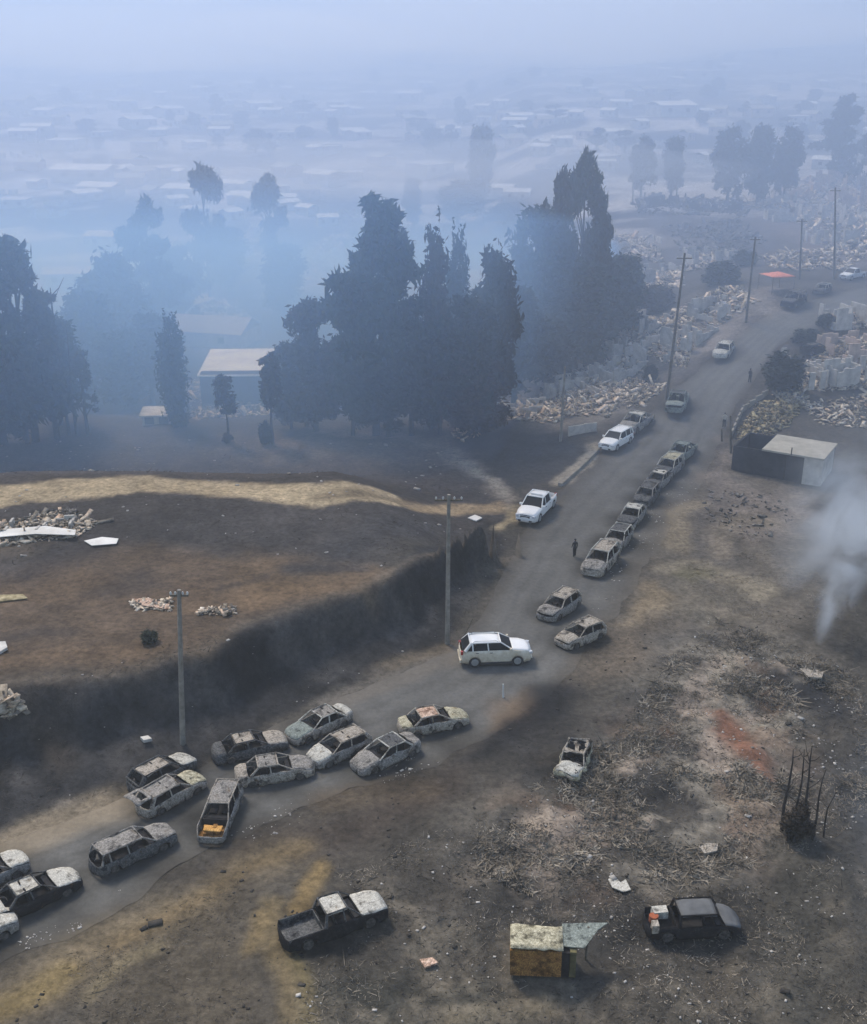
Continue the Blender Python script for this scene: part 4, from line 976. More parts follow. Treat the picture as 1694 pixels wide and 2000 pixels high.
def bare(px, py, toppy, label, lean=.0, r=.16, seed=1, nb=7):
    b = at(px, py); h = z_at_top(b, toppy) - b.z; g = random.Random(seed)
    t = MB(); P = lambda f: Vector((lean * h * f + .12 * math.sin(f * 5 + seed), .1 * math.sin(f * 4), h * f))
    t.tube([P(f) - Vector((0, 0, .3 if f == 0 else 0)) for f in (0, .3, .6, .85, 1)], [r, r * .85, r * .6, r * .4, r * .2], 7)
    root = empty('bare_tree', b); tag(root, label, 'tree'); t.build('trunk', M['bark'], root, 60)
    for k in range(nb):
        f = g.uniform(.35, .95); a = g.uniform(0, 6.28); q = P(f); l = h * .13 * g.uniform(.5, 1.2)
        br = MB(); br.tube([q, q + Vector((math.cos(a) * l * .6, math.sin(a) * l * .6, l * .5)), q + Vector((math.cos(a) * l, math.sin(a) * l, l * 1.1))], [r * .3, r * .2, r * .08], 5); br.build('branch', M['bark'], root, 60)
bare(134, 850, 562, 'tall bare burnt trunk on the left', .0, .22, 2)
bare(150, 850, 640, 'shorter bare trunk just right of the tall bare one', .02, .18, 3)
bare(1530, 1625, 1462, 'leftmost of the bare burnt stems at the right', -.03, .11, 4, 4)
bare(1548, 1632, 1462, 'second bare burnt stem, close to the leftmost', .0, .09, 5, 4)
bare(1562, 1630, 1455, 'tallest bare burnt stem of the cluster at the right', .01, .10, 6, 5)
bare(1584, 1640, 1500, 'right bare burnt stem of the cluster', .06, .08, 7, 4)
bare(1605, 1635, 1545, 'thin short burnt stem right of the cluster', .12, .06, 8, 4)

# ---------------------------------------------------------------- rubble, ruins, buildings
CUBE = np.array([(a, b, c) for a in (-.5, .5) for b in (-.5, .5) for c in (-.5, .5)])
CF = np.array([(0, 1, 3, 2), (4, 6, 7, 5), (0, 4, 5, 1), (2, 3, 7, 6), (0, 2, 6, 4), (1, 5, 7, 3)])
def chunks(name, C, dims, yaw, pitch, mat):
    n = len(C); V = CUBE[None] * dims[:, None, :]
    cp, sp = np.cos(pitch)[:, None], np.sin(pitch)[:, None]; x, z = V[..., 0] * cp - V[..., 2] * sp, V[..., 0] * sp + V[..., 2] * cp
    cy, sy = np.cos(yaw)[:, None], np.sin(yaw)[:, None]; X, Y = x * cy - V[..., 1] * sy, x * sy + V[..., 1] * cy
    V = np.stack([X, Y, z], -1) + C[:, None, :]
    return mesh_np(name, V.reshape(-1, 3), (CF[None] + 8 * np.arange(n)[:, None, None]).reshape(-1, 4), mat)
def rubble(pix, n, size, h, mat, label, seed=1, flatness=.35, name='rubble_heap'):
    pl = np.array([at(*p)[:2] for p in pix]); g = np.random.default_rng(seed)
    n = int(n * 3.2); size = size * .44
    lo, hi = pl.min(0), pl.max(0); P = lo + (hi - lo) * g.random((n * 4, 2)); P = P[inside(P, pl)][:n]
    sd = sdist(P, pl); top = sd.max() + 1e-6; n = len(P)
    z = terrain(P[:, 0], P[:, 1]) + h * (sd / top) ** .7 * g.random(n) * (.4 + 1.2 * VN[2](P[:, 0], P[:, 1], 3, 3))
    s = size * np.exp(np.clip(g.normal(size=n) * .7, -1.5, 1.25))
    dims = np.stack([s * (1 + g.random(n) ** 3 * 4), s * (.5 + .8 * g.random(n)), s * flatness * (.3 + 1.2 * g.random(n) ** 2)], 1)
    k_ = g.random(n); pl_ = k_ < .035; bm_ = (k_ > .035) & (k_ < .09)      # bent sheets and beams among the lumps
    dims[pl_] = np.stack([size * 3.2 * (.6 + g.random(pl_.sum())), size * 2.2 * (.6 + g.random(pl_.sum())), np.full(pl_.sum(), .05)], 1); dims[bm_] = np.stack([size * 5 * (.5 + g.random(bm_.sum())), np.full(bm_.sum(), .12), np.full(bm_.sum(), .1)], 1)
    o = chunks(name, np.column_stack([P, z + .05]), dims, g.random(n) * 6.28, g.normal(size=n) * .55, M[mat])
    return tag(o, label, 'rubble', None, 'stuff')
rubble([(1040, 780), (1100, 730), (1180, 712), (1235, 722), (1232, 760), (1190, 815), (1120, 815), (1060, 828), (985, 812), (1000, 785)], 900, .42, 1.2, 'rubble', 'big pale cream rubble heap of a burnt house left of the road', 1)
rubble([(985, 800), (1060, 785), (1100, 800), (1095, 830), (1000, 822)], 220, .5, .6, 'rubble', 'low rubble strip at the left foot of the big heap', 2)
rubble([(1170, 660), (1230, 640), (1300, 660), (1360, 660), (1340, 720), (1270, 700), (1220, 700)], 500, .4, .9, 'rubble', 'scattered rubble of a burnt house left of the leaning pole', 3)
rubble([(1165, 470), (1240, 460), (1290, 490), (1290, 515), (1230, 500), (1180, 490)], 380, .7, 1.4, 'rubble', 'far pale rubble row right of the central grove', 4)
rubble([(1270, 540), (1330, 530), (1335, 560), (1270, 565)], 160, .6, 1.0, 'rubble', 'small far rubble patch near the top of the leaning pole', 5)
rubble([(1340, 500), (1400, 500), (1400, 525), (1345, 530)], 120, .6, 1.0, 'rubble', 'small far rubble patch left of the bush band', 6)
rubble([(1560, 720), (1600, 690), (1660, 660), (1800, 650), (1800, 745), (1700, 760), (1600, 765), (1560, 760), (1510, 770)], 1000, .42, 1.2, 'rubble', 'broad pale rubble field at the right edge above the shed', 7)
rubble([(1440, 840), (1480, 790), (1540, 775), (1570, 790), (1540, 830), (1500, 858), (1440, 862)], 520, .33, .8, 'rubble_yel', 'yellowish rubble strip behind the flat roofed shed', 8)
rubble([(1510, 770), (1560, 760), (1580, 790), (1540, 800)], 200, .4, .8, 'rubble', 'pale heap at the tip of the rubble field right of the dark bush', 18)
rubble([(1620, 620), (1680, 615), (1700, 640), (1640, 645)], 90, .5, 1.2, 'rubble', 'low pale rubble right of the hedge end', 9)
rubble([(-60, 1030), (60, 1010), (130, 1000), (200, 1020), (150, 1050), (60, 1060), (-60, 1080)], 420, .28, .35, 'rubble', 'pale rubble spread at the left edge of the plateau', 10)
rubble([(90, 1000), (150, 995), (180, 1020), (110, 1030)], 200, .2, .3, 'rubble_dark', 'dark grey rubble on top of the left plateau spread', 11)
rubble([(1450, 400), (1560, 350), (1700, 340), (1800, 380), (1800, 500), (1640, 500), (1560, 440)], 900, .7, 1.6, 'rubble', 'ruins and rubble across the far right hillside', 12)
rubble([(1230, 395), (1450, 385), (1460, 425), (1250, 420)], 260, .7, 1.2, 'rubble_dark', 'dark rubble belt below the hazy tree row', 13)
rubble([(535, 520), (620, 470), (690, 450), (690, 500), (640, 540), (560, 555)], 300, .7, 1.2, 'rubble', 'pale rubble patch left of the big ragged pine', 14)
rubble([(360, 745), (420, 740), (540, 735), (560, 810), (380, 820)], 260, .5, .8, 'rubble', 'rubble below the pale sheet metal roof', 15)
rubble([(255, 1178), (330, 1172), (338, 1196), (262, 1190)], 120, .18, .12, 'rubble', 'small pinkish rubble strip on the brown plateau', 16)
rubble([(378, 1200), (400, 1188), (460, 1186), (462, 1200), (400, 1202)], 70, .2, .12, 'rubble', 'small pale debris strip right of the first pole', 17)

def slab(name, pix, z0, th, mat, label, cat, tilt=0):
    """a flat sheet lying near the ground, outline from the ground points of its corners"""
    pts = [at(*p) for p in pix]; c = sum(pts, Vector()) / len(pts); zb = c.z + z0; n = len(pts)
    v = [(p.x - c.x, p.y - c.y, .04 * mn.noise(p) + tilt * (p.x - c.x)) for p in pts]; v += [(a, b, z + th) for a, b, z in v]
    f = [tuple(range(n))[::-1], tuple(range(n, 2 * n))] + [(i, (i + 1) % n, n + (i + 1) % n, n + i) for i in range(n)]
    o = mesh_obj(name, v, f, M[mat]); o.location = (c.x, c.y, zb); return tag(o, label, cat)
slab('roof_sheet', [(165, 1060), (200, 1052), (232, 1056), (228, 1066), (180, 1070)], .15, .05, 'tin_bright', 'pale roof sheet lying right of the plateau rubble', 'roof sheet')
slab('roof_sheet', [(0, 1048), (90, 1040), (150, 1046), (148, 1056), (70, 1054), (0, 1060)], .5, .05, 'tin_bright', 'long pale roof sheet on the plateau rubble', 'roof sheet')
slab('roof_sheet', [(-20, 1166), (45, 1164), (55, 1172), (-20, 1180)], .1, .06, 'rubble_yel', 'yellowish plank lying at the left edge of the plateau', 'plank')
slab('roof_sheet', [(-10, 1262), (12, 1260), (16, 1272), (-5, 1282)], .1, .2, 'tin', 'pale lump at the left edge below the yellowish plank', 'debris')
slab('roof_sheet', [(258, 1176), (290, 1172), (332, 1184), (328, 1194), (280, 1188)], .16, .05, 'rust_pink', 'pinkish sheet on the brown plateau left of the first pole', 'sheet metal')
slab('roof_sheet', [(1188, 1720), (1200, 1712), (1212, 1728), (1222, 1722), (1232, 1742), (1218, 1748), (1196, 1738)], .1, .05, 'ash_white', 'torn pale sheet above the dark van', 'sheet metal')
slab('roof_sheet', [(1366, 1656), (1382, 1648), (1402, 1656), (1400, 1672), (1376, 1672)], .1, .1, 'ash_cream', 'small pale sheet on the slope right of the debris', 'sheet metal')
slab('roof_sheet', [(1562, 1308), (1580, 1302), (1608, 1318), (1604, 1334), (1578, 1330)], .1, .12, 'ash_cream', 'cream sheet on the slope under the smoke column', 'sheet metal')
slab('roof_sheet', [(914, 1014), (928, 1010), (942, 1015), (930, 1020)], .1, .1, 'tin_bright', 'small white sheet by the dirt track junction', 'sheet metal')
slab('roof_sheet', [(275, 1446), (290, 1442), (298, 1452), (282, 1456)], .1, .2, 'tin', 'pale box-like scrap at the bank foot left of the first pole', 'scrap')
slab('roof_sheet', [(820, 1878), (845, 1874), (856, 1886), (830, 1894)], .05, .12, 'rust_pink', 'pinkish scrap right of the burnt pickup', 'scrap')
rubble([(-5, 1372), (20, 1362), (46, 1378), (40, 1394), (5, 1402)], 60, .34, .7, 'rubble', 'small pale wreckage pile at the left edge of the black bank', 21)
rubble([(1230, 640), (1330, 600), (1440, 560), (1480, 590), (1400, 640), (1330, 665)], 260, .45, .5, 'rubble', 'thin scattered rubble on the left verge uphill', 40)
rubble([(1180, 700), (1260, 700), (1300, 760), (1250, 800), (1200, 800)], 200, .4, .5, 'rubble', 'scattered rubble between the big heap and the leaning pole', 41)
rubble([(1290, 440), (1450, 430), (1500, 470), (1440, 500), (1330, 490)], 220, .6, .8, 'rubble_dark', 'dark debris on the bare hillside left of the dark pole', 42)
rubble([(1480, 500), (1640, 480), (1700, 500), (1640, 530), (1520, 530)], 260, .5, .8, 'rubble', 'debris uphill behind the orange tarpaulin', 43)
rubble([(1560, 790), (1694, 770), (1800, 780), (1700, 840), (1600, 830)], 220, .35, .3, 'rubble', 'thin debris in the yard behind the shed', 44)
rubble([(880, 850), (960, 800), (1000, 820), (900, 865)], 120, .35, .4, 'rubble', 'debris along the dirt mound at the grove corner', 45)
rubble([(1370, 960), (1500, 960), (1560, 1010), (1480, 1060), (1380, 1020)], 60, .25, .1, 'rubble_dark', 'few dark scraps on the sandy yard below the shed', 46)

def ruin(px, py, w_, d_, rot, h, mat, label, seed, gap=.25):
    b = at(px, py); root = empty('ruined_house', b, rot); tag(root, label, 'ruin', 'roofless burnt houses'); g = random.Random(seed)
    def wall(x0, y0, x1, y1):
        m = MB(); runs = [m]; L_ = math.hypot(x1 - x0, y1 - y0); k = max(3, int(L_ / .8)); a = math.atan2(y1 - y0, x1 - x0); hh = h
        for i in range(k):
            hh = min(h, max(.25, hh + g.uniform(-.7, .65) * h * .55)); f = (i + .5) / k
            if g.random() < gap: m = MB(); runs.append(m); continue
            m.box((x0 + (x1 - x0) * f, y0 + (y1 - y0) * f, hh / 2 - .2), (L_ / k + .004, .2, hh + .4), Matrix.Rotation(a, 3, 'Z'))
        for m in runs:
            if m.v: m.build('wall', M[mat], root)
    W2, D2 = w_ / 2, d_ / 2
    wall(-W2, -D2, W2, -D2); wall(W2, -D2 + .12, W2, D2 - .12); wall(W2, D2, -W2, D2); wall(-W2, D2 - .12, -W2, -D2 + .12); wall(0, -D2 + .12, .3, D2 * .6)
ruin(1150, 775, 9, 8, .5, 1.6, 'wall_grey', 'low broken walls in the big pale rubble heap', 1, .4)
ruin(1030, 806, 6, 4, .2, 1.4, 'wall_grey', 'broken low walls at the left foot of the big heap', 2, .3)
ruin(1205, 680, 7, 6, .6, 2.0, 'wall_grey', 'pale roofless walls above the big rubble heap', 3)
ruin(1290, 690, 8, 6, .6, 1.8, 'wall_grey', 'pale roofless walls left of the leaning pole', 4)
ruin(1620, 710, 9, 8, .4, 1.8, 'wall_grey', 'roofless walls inside the right rubble field', 5, .4)
ruin(1665, 690, 7, 6, .4, 2.2, 'wall_pink', 'pinkish wall remains at the right edge of the rubble field', 6)
ruin(1640, 365, 13, 8, .1, 4.0, 'wall_pink', 'pinkish two storey ruin under the tall blue spiky tree', 7, .12)
ruin(1575, 385, 10, 7, .1, 3.2, 'wall_pink', 'pinkish ruin left of the two storey one', 8, .15)
ruin(1680, 440, 10, 7, .2, 3.2, 'wall_grey', 'pale ruin at the right edge below the two storey ruin', 9)
ruin(1620, 470, 9, 6, .2, 2.4, 'wall_grey', 'grey ruin beside the pole at the right edge', 10)
ruin(1540, 430, 9, 6, .1, 2.2, 'wall_grey', 'low grey ruin left of the far right hillside', 11)
ruin(1300, 400, 9, 6, 0, 2.6, 'wall_dark', 'dark low ruin between two thin far poles', 12, .1)
ruin(1390, 410, 12, 7, 0, 2.6, 'wall_dark', 'dark ruin below the hazy tree row', 13, .1)
ruin(1230, 480, 11, 7, .2, 1.8, 'wall_grey', 'pale walls in the far rubble row', 14)
ruin(620, 505, 10, 7, .2, 2.0, 'wall_grey', 'pale walls left of the big ragged pine', 15)
for q in [(1100, 745, 7, 6, .5, 2.0, 'wall_grey', 'standing wall pieces at the upper left of the big rubble heap'), (1205, 735, 6, 5, .6, 2.2, 'wall_grey', 'standing wall pieces at the upper right of the big rubble heap'),
          (1250, 645, 7, 5, .6, 2.4, 'wall_grey', 'roofless walls at the lower right corner of the central grove'), (1345, 668, 6, 5, .6, 2.2, 'wall_grey', 'roofless walls right of the leaning pole'),
          (1400, 612, 7, 5, .6, 2.0, 'wall_grey', 'broken walls on the left verge below the dark pole'), (1590, 742, 6, 5, .4, 1.8, 'wall_grey', 'broken walls at the lower edge of the right rubble field'),
          (1650, 735, 7, 5, .4, 2.0, 'wall_grey', 'broken walls in the lower right of the rubble field'), (1645, 632, 5, 4, .3, 2.6, 'wall_grey', 'small pale ruin right of the end of the hedge'),
          (1665, 398, 9, 6, .2, 3.4, 'wall_pink', 'pinkish ruin at the right edge below the spiky tree'), (1600, 425, 9, 6, .2, 3.0, 'wall_grey', 'pale ruin in the middle of the far right hillside'),
          (1510, 395, 9, 6, .1, 2.6, 'wall_grey', 'pale ruin at the foot of the leaning blue gum'), (1280, 545, 8, 6, .3, 2.4, 'wall_grey', 'pale ruin left of the top of the leaning pole'),
          (1385, 512, 8, 5, .2, 2.4, 'wall_grey', 'pale ruin left of the dark bush band')]: ruin(*q[:8], int(q[0]) % 97, .2)
ruin(80, 1036, 5, 3, .1, .7, 'wall_grey', 'knee high wall remains in the plateau rubble', 16, .45)

def gable_house(name, b, rz, w_, d_, h, wm, rm, label, cat='house', group=None, rise=.9, flat_=False):
    root = empty(name, b, rz); tag(root, label, cat, group)
    m = MB(); m.box((0, 0, h / 2 - .5), (w_, d_, h + 1)); m.build('wall', M[wm], root)
    r = MB(); e = .35; x, y = w_ / 2 + e, d_ / 2 + e
    if flat_: r.box((0, 0, h + .12), (w_ + .6, d_ + .6, .2), Matrix.Rotation(.05, 3, 'X'))
    else:
        v = [(-x, -y, h - .1), (x, -y, h - .1), (x, 0, h + rise), (-x, 0, h + rise), (x, y, h - .1), (-x, y, h - .1)]
        v2 = [(a, q, z + .12) for a, q, z in v]
        r.add(v2, [(0, 1, 2, 3), (3, 2, 4, 5)]); r.add(v, [(3, 2, 1, 0), (5, 4, 2, 3)])
        r.add(v + v2, [(0, 1, 7, 6), (4, 5, 11, 10), (1, 2, 8, 7), (2, 4, 10, 8), (3, 0, 6, 9), (5, 3, 9, 11)])
    r.build('roof', M[rm], root)
    for k in (-.25, .25):
        wn = MB(); wn.box((w_ * k, -d_ / 2 - .02, h * .55), (1.1, .06, 1.0)); wn.build('window', M['interior'], root)
    return root
# pale sheet metal roof and tan collapsed roof in the hollow on the left
def roofed(px, py, w_, d_, rz, h, wm, rm, label, **k): return gable_house('house', at(px, py), rz, w_, d_, h, wm, rm, label, **k)
sh = roofed(472, 770, 9.4, 12.5, .04, 4.6, 'wall_dark', 'tin_bright', 'low building with a broad pale sheet metal roof in the hollow', cat='building', flat_=True)
rubble([(352, 655), (370, 600), (420, 592), (480, 612), (490, 640), (440, 660), (400, 668)], 300, .9, 2.6, 'rubble', 'collapsed tan and pink house remains behind the pale sheet metal roof', 31, .22)
slab('roof_sheet', [(352, 608), (375, 586), (412, 588), (425, 606), (380, 618)], 1.6, .12, 'roof_conc', 'greenish pale roof piece on the collapsed house behind the pale roof', 'roof sheet', .06)
slab('roof_sheet', [(395, 632), (450, 618), (482, 636), (440, 652)], 1.4, .12, 'rubble', 'tilted tan roof slab on the collapsed house', 'roof sheet', -.1)
roofed(418, 668, 14, 9, -.25, 2.6, 'wall_pink', 'roof_conc', 'tan roofed house half collapsed behind the pale sheet metal roof', rise=1.9)
roofed(135, 555, 9, 6, .15, 2.6, 'wall_grey', 'tin', 'pale roofed house left of the wide hazy crown')
roofed(215, 480, 10, 6, -.1, 2.6, 'wall_grey', 'tin', 'pale roofed house above the wide hazy crown')
roofed(278, 748, 3.2, 2.6, .2, 1.8, 'wall_grey', 'tin', 'small shed with a pale roof left of the dark column tree', flat_=True)
roofed(310, 824, 3.4, 3.0, .1, 1.2, 'wall_grey', 'tin', 'low pale shed at the foot of the dark column tree', flat_=True)

# flat roofed shed on the right
def shed():
    A, B_ = at(1428, 917), at(1601, 951)
    root = empty('roadside_shed', A); tag(root, 'long roadside shed with a dusty flat roof and dark open front, by the smoke', 'shed')
    u = Vector((B_.x - A.x, B_.y - A.y, 0)); Lr = u.length; u.normalize(); v = Vector((-u.y, u.x, 0)); D = 5.6; h = 2.7
    z0 = min(A.z, B_.z) - A.z - .6
    def P(a, b, z): q = u * a + v * b; return (q.x, q.y, z)
    def blk(nm, a0, a1, b0, b1, za, zb_, mat, par=root):
        m = MB(); m.add([P(a, b, z) for a in (a0, a1) for b in (b0, b1) for z in (za, zb_)], [(0, 1, 3, 2), (4, 6, 7, 5), (0, 4, 5, 1), (2, 3, 7, 6), (0, 2, 6, 4), (1, 5, 7, 3)]); return m.build(nm, M[mat], par)
    blk('back_wall', 0, Lr, D - .2, D, z0, h, 'wall_dark')
    blk('side_wall', 0, .2, .21, D - .21, z0, h, 'wall_dark')
    blk('side_wall', Lr - .2, Lr, .0, D - .21, z0, h, 'wall_grey')
    blk('front_wall', 0, Lr * .60, 0, .2, z0, h - .02, 'wall_dark')
    blk('front_wall', Lr * .80, Lr - .21, 0, .2, z0, h, 'wall_grey')
    dr = blk('door', Lr * .605, Lr * .795, .05, .12, z0, h - .1, 'wall_dark')
    blk('roof', Lr * .33, Lr + .15, -.25, D + .2, h + .02, h + .2, 'roof_conc')
    m = MB(); m.tube([P(Lr * .66, -.32, h + .1), P(Lr * .66, -.32, h + .9)], .06, 6); m.build('flue', M['plastic'], root, 60)
    blk('floor_slab', .2, Lr - .2, .2, D - .2, z0, .05, 'wall_dark')
shed()
# block wall along the yard, pale kerb wall by the white off-roader
def wall_run(name, pix, h, th, mat, label, cat):
    pts = [at(*p) for p in pix]; m = MB(); c = pts[0]
    for a, b in zip(pts[:-1], pts[1:]):
        d = (b - a); L_ = math.hypot(d.x, d.y); k = max(1, int(L_ / 1.2)); an = math.atan2(d.y, d.x)
        for i in range(k):
            q = a.lerp(b, (i + .5) / k) - c; hh = h * (1 + .08 * mn.noise(q * .7)); m.box((q.x, q.y, q.z + hh / 2 - .15), (L_ / k - .003, th, hh + .3), Matrix.Rotation(an, 3, 'Z'))
    o = m.build(name, M[mat]); o.location = c; return tag(o, label, cat)
wall_run('low_wall', [(1094, 950), (1132, 916), (1168, 880)], .35, .45, 'conc', 'low pale wall along the road between the two white vehicles', 'wall')
wall_run('block_wall', [(1110, 852), (1140, 846), (1165, 842)], 1.1, .15, 'wall_grey', 'grey block wall below the big rubble heap', 'wall')
wall_run('yard_wall', [(1428, 855), (1450, 805), (1500, 770)], .7, .2, 'conc', 'low wall along the yellowish rubble strip', 'wall')

# orange tarpaulin: a sagging canopy on four sticks
def tarp():
    b = at(1515, 566); root = empty('orange_canopy', b, .3); tag(root, 'orange tarpaulin canopy on sticks beside the blackened vehicle', 'canopy'); s = 1.9; h = 2.2
    v = []; f = []; n = 7
    for i in range(n):
        for j in range(n):
            a, c = i / (n - 1) * 2 - 1, j / (n - 1) * 2 - 1; v.append((a * s, c * s, h + .5 * (1 - max(abs(a), abs(c))) - .08 * (1 - a * a) * abs(c)))
    for i in range(n - 1):
        for j in range(n - 1): f.append((i * n + j, (i + 1) * n + j, (i + 1) * n + j + 1, i * n + j + 1))
    o = mesh_obj('cover', v, f, M['tarp'], root, 180); o.modifiers.new('t', 'SOLIDIFY').thickness = .02
    for a in (-1, 1):
        for c in (-1, 1):
            m = MB(); m.tube([(a * s * .96, c * s * .96, -.3), (a * s * .96, c * s * .96, h)], .04, 6); m.build('stick', M['pole_wood'], root)
tarp()

# rusty van-like box on its own and the dark van, lower right
def rusty_box():
    b = place(1048, 1885); root = empty('rusty_cabin', b, R(-4)); tag(root, 'rusty orange box cabin with a yellowed ash top and a bent grey sheet', 'wrecked cabin')
    m = MB(); m.box((-.1, 0, .78), (2.4, 1.5, 1.5)); m.v = [tuple(Vector(q) + mn.noise_vector(Vector(q)) * .08) for q in m.v]; m.build('shell', M['rust_orange'], root)
    m = MB(); n = 9
    for i in range(n):
        for j in range(6): m.v.append((-1.3 + 2.5 * i / (n - 1), -.78 + 1.56 * j / 5, 1.72 + .14 * mn.noise(Vector((i * .9, j * .9, 3)))))
    for i in range(n - 1):
        for j in range(5): m.f.append((i * 6 + j, (i + 1) * 6 + j, (i + 1) * 6 + j + 1, i * 6 + j + 1))
    o = m.build('roof', M['yellow_ash'], root, 40); o.modifiers.new('t', 'SOLIDIFY').thickness = .06
    m = MB(); m.box((1.3, -.1, .75), (.42, 1.2, 1.42)); m.build('door_gap', M['interior'], root)
    m = MB(); m.box((1.68, -.05, .78), (.30, 1.3, 1.5)); m.build('corner_panel', M['rust_olive'], root)
    m = MB(); m.add([(1.0, -.4, 1.62), (2.2, -.5, 1.66), (2.9, .6, 1.8), (3.4, 1.0, 1.9), (2.5, 1.0, 1.84), (1.2, 1.0, 1.7)], [(0, 1, 2, 3, 4, 5)]); o = m.build('bent_sheet', M['green_grey'], root); o.modifiers.new('t', 'SOLIDIFY').thickness = .05
    m = MB(); m.tube([(2.4, .7, -.1), (2.45, .75, 1.8)], .06, 6); m.build('prop', M['pole_wood'], root)
M['rust_olive'] = mat_mottle('olive_rust', [(.35, (.05, .045, .02)), (.65, (.17, .15, .07))], 2, .9, 6)
rusty_box()
def dark_van():
    p = place(1350, 1815); hd = heading(1350, 1815, 100, -14)
    rt_ = make_vehicle('burnt_van', 'pickup', p, hd, mm('black_char', 'dull_grey', 'dull_grey', bed='black_char', pillars='black_char'), 'black burnt van with flat grey roof and slanted bonnet, scraps in its open back', 'burnt van', None, True, dict(L=4.6, W=1.75, H=1.62, zb=.98, zf=.72, cowl=.80, wt=.74, rt=.32, rb=.30, sag=.02, crush=.03), 77)
    for nm, c, d, mt in (('crate', (-1.6, .35, .86), (.75, .5, .42), 'ash_white'), ('rusty_drum', (-2.0, .0, .82), (.5, .42, .38), 'rust_red'), ('sheet_scrap', (-2.1, -.62, .84), (.34, .42, .5), 'ash_cream')):
        m = MB()
        if nm == 'rusty_drum': m.tube([(0, 0, -.19), (0, 0, .19)], .24, 12)
        else: m.box((0, 0, 0), d)
        m.v = [tuple(Vector(q) + mn.noise_vector(Vector(q) * 2 + Vector(c)) * .04) for q in m.v]
        o = m.build(nm, M[mt], None, 40); o.matrix_world = Matrix.Translation(p) @ Matrix.Rotation(hd, 4, 'Z') @ Matrix.Translation(c)
        tag(o, {'crate': 'white ash covered crate in the back of the black van', 'rusty_drum': 'rust red drum in the back of the black van', 'sheet_scrap': 'cream scrap of sheet at the tail of the black van'}[nm], {'crate': 'crate', 'rusty_drum': 'drum', 'sheet_scrap': 'scrap'}[nm])
M['dull_grey'] = mat_mottle('dull_grey_sheet', [(.35, (.085, .09, .095)), (.65, (.13, .135, .14))], 1.5, .8, 5)
M['rust_red'] = mat_mottle('rust_red', [(.35, (.22, .06, .03)), (.65, (.42, .12, .05))], 3, .85, 6)
dark_van()

# ---------------------------------------------------------------- people
def person(px, py, toppy, rz, label, cloth, legs, arms=((.10, -.55), (-.10, -.55)), stride=.08, bag=False):
    b = place(px, py); h = (z_at_top(b, toppy) - b.z); h = min(max(h, 1.6), 1.85); k = h / 1.78
    root = empty('person', b, rz); root.scale = (k,) * 3; tag(root, label, 'person')
    V = []; E = []; Rr = []
    def v(p, r): V.append(p); Rr.append(r); return len(V) - 1
    pel = v((0, 0, .95), (.15, .11)); ab = v((0, .01, 1.12), (.14, .10)); ch = v((0, .0, 1.32), (.17, .11)); nk = v((0, 0, 1.50), (.06, .06)); hd_ = v((0, .01, 1.60), (.075, .09)); ht = v((0, .01, 1.72), (.07, .085))
    E += [(pel, ab), (ab, ch), (ch, nk), (nk, hd_), (hd_, ht)]
    for s in (1, -1):
        hp = v((s * .09, 0, .90), (.09, .095)); kn = v((s * .10, s * stride * .4 - .02, .50), (.062, .065)); an = v((s * .11, s * stride, .09), (.045, .05)); to = v((s * .12, s * stride - .17, .035), (.04, .032))
        E += [(pel, hp), (hp, kn), (kn, an), (an, to)]
        sh_ = v((s * .19, 0, 1.42), (.065, .065)); el = v((s * .25, .03, 1.15), (.045, .045)); wr_ = v((s * .25, -.10 if s > 0 else -.04, .92 if not bag or s < 0 else .98), (.032, .03)); pm = v((s * .25, -.13 if s > 0 else -.05, .84 if not bag or s < 0 else .93), (.035, .022))
        E += [(ch, sh_), (sh_, el), (el, wr_), (wr_, pm)]
        for q in range(4): 
            fg = v((s * (.25 + (q - 1.5) * .012), (-.15 if s > 0 else -.06) + (q - 1.5) * .018, (.75 if not bag or s < 0 else .86) + abs(q - 1.4) * .012), (.009, .009)); E.append((pm, fg))
        th_ = v((s * .22, -.17 if s > 0 else -.09, .82), (.010, .010)); E.append((pm, th_))
    me = bpy.data.meshes.new('body'); me.from_pydata(V, E, []); o = bpy.data.objects.new('body', me); COL.objects.link(o); o.parent = root
    md = o.modifiers.new('skin', 'SKIN')
    for sv_, r in zip(me.skin_vertices[0].data, Rr): sv_.radius = r
    me.skin_vertices[0].data[0].use_root = True
    o.modifiers.new('sub', 'SUBSURF').levels = 1; me.materials.append(cloth)
    hdm = MB()
    import itertools
    for a_, r_ in ((0, .0), (.25, .06), (.5, .088), (.75, .095), (1, .085)): pass
    hm = MB(); hm.tube([(0, .005, 1.545), (0, -.005, 1.59), (0, .0, 1.66), (0, .012, 1.71)], [.058, .083, .089, .083], 12); hm.box((0, -.095, 1.63), (.025, .03, .04)); hm.build('face', M['skin'], root, 60)
    hr = MB(); hr.tube([(0, .02, 1.66), (0, .025, 1.72), (0, .02, 1.775), (0, .02, 1.79)], [.098, .1, .07, .02], 12); hr.build('hair', M['cloth_dark'], root, 60)
    tr = MB()
    for s in (1, -1): tr.tube([(s * .09, 0, .96), (s * .10, s * stride * .4 - .02, .50), (s * .11, s * stride, .10)], [.112, .082, .066], 10)
    tr.tube([(0, 0, .88), (0, 0, 1.0)], [.15, .165], 12); tr.build('trousers', legs, root, 60)
    return root, b, k
person(1122, 1091, 1052, R(200), 'person in dark clothes standing on the road beside the front car of the queue', M['cloth_dark'], M['cloth_dark'], bag=True)
person(1414, 836, 800, R(150), 'person in pale clothes standing at the right road edge near the shed', M['cloth_pale'], M['cloth_dark'])
person(1464, 748, 716, R(120), 'person in dark clothes in front of the large dark bush', M['cloth_dark'], M['cloth_dark'])
post(1410, 862, 1410, 838, 'gate_post', 'dark gate post near the corner of the shed', .12, 'pole_wood')
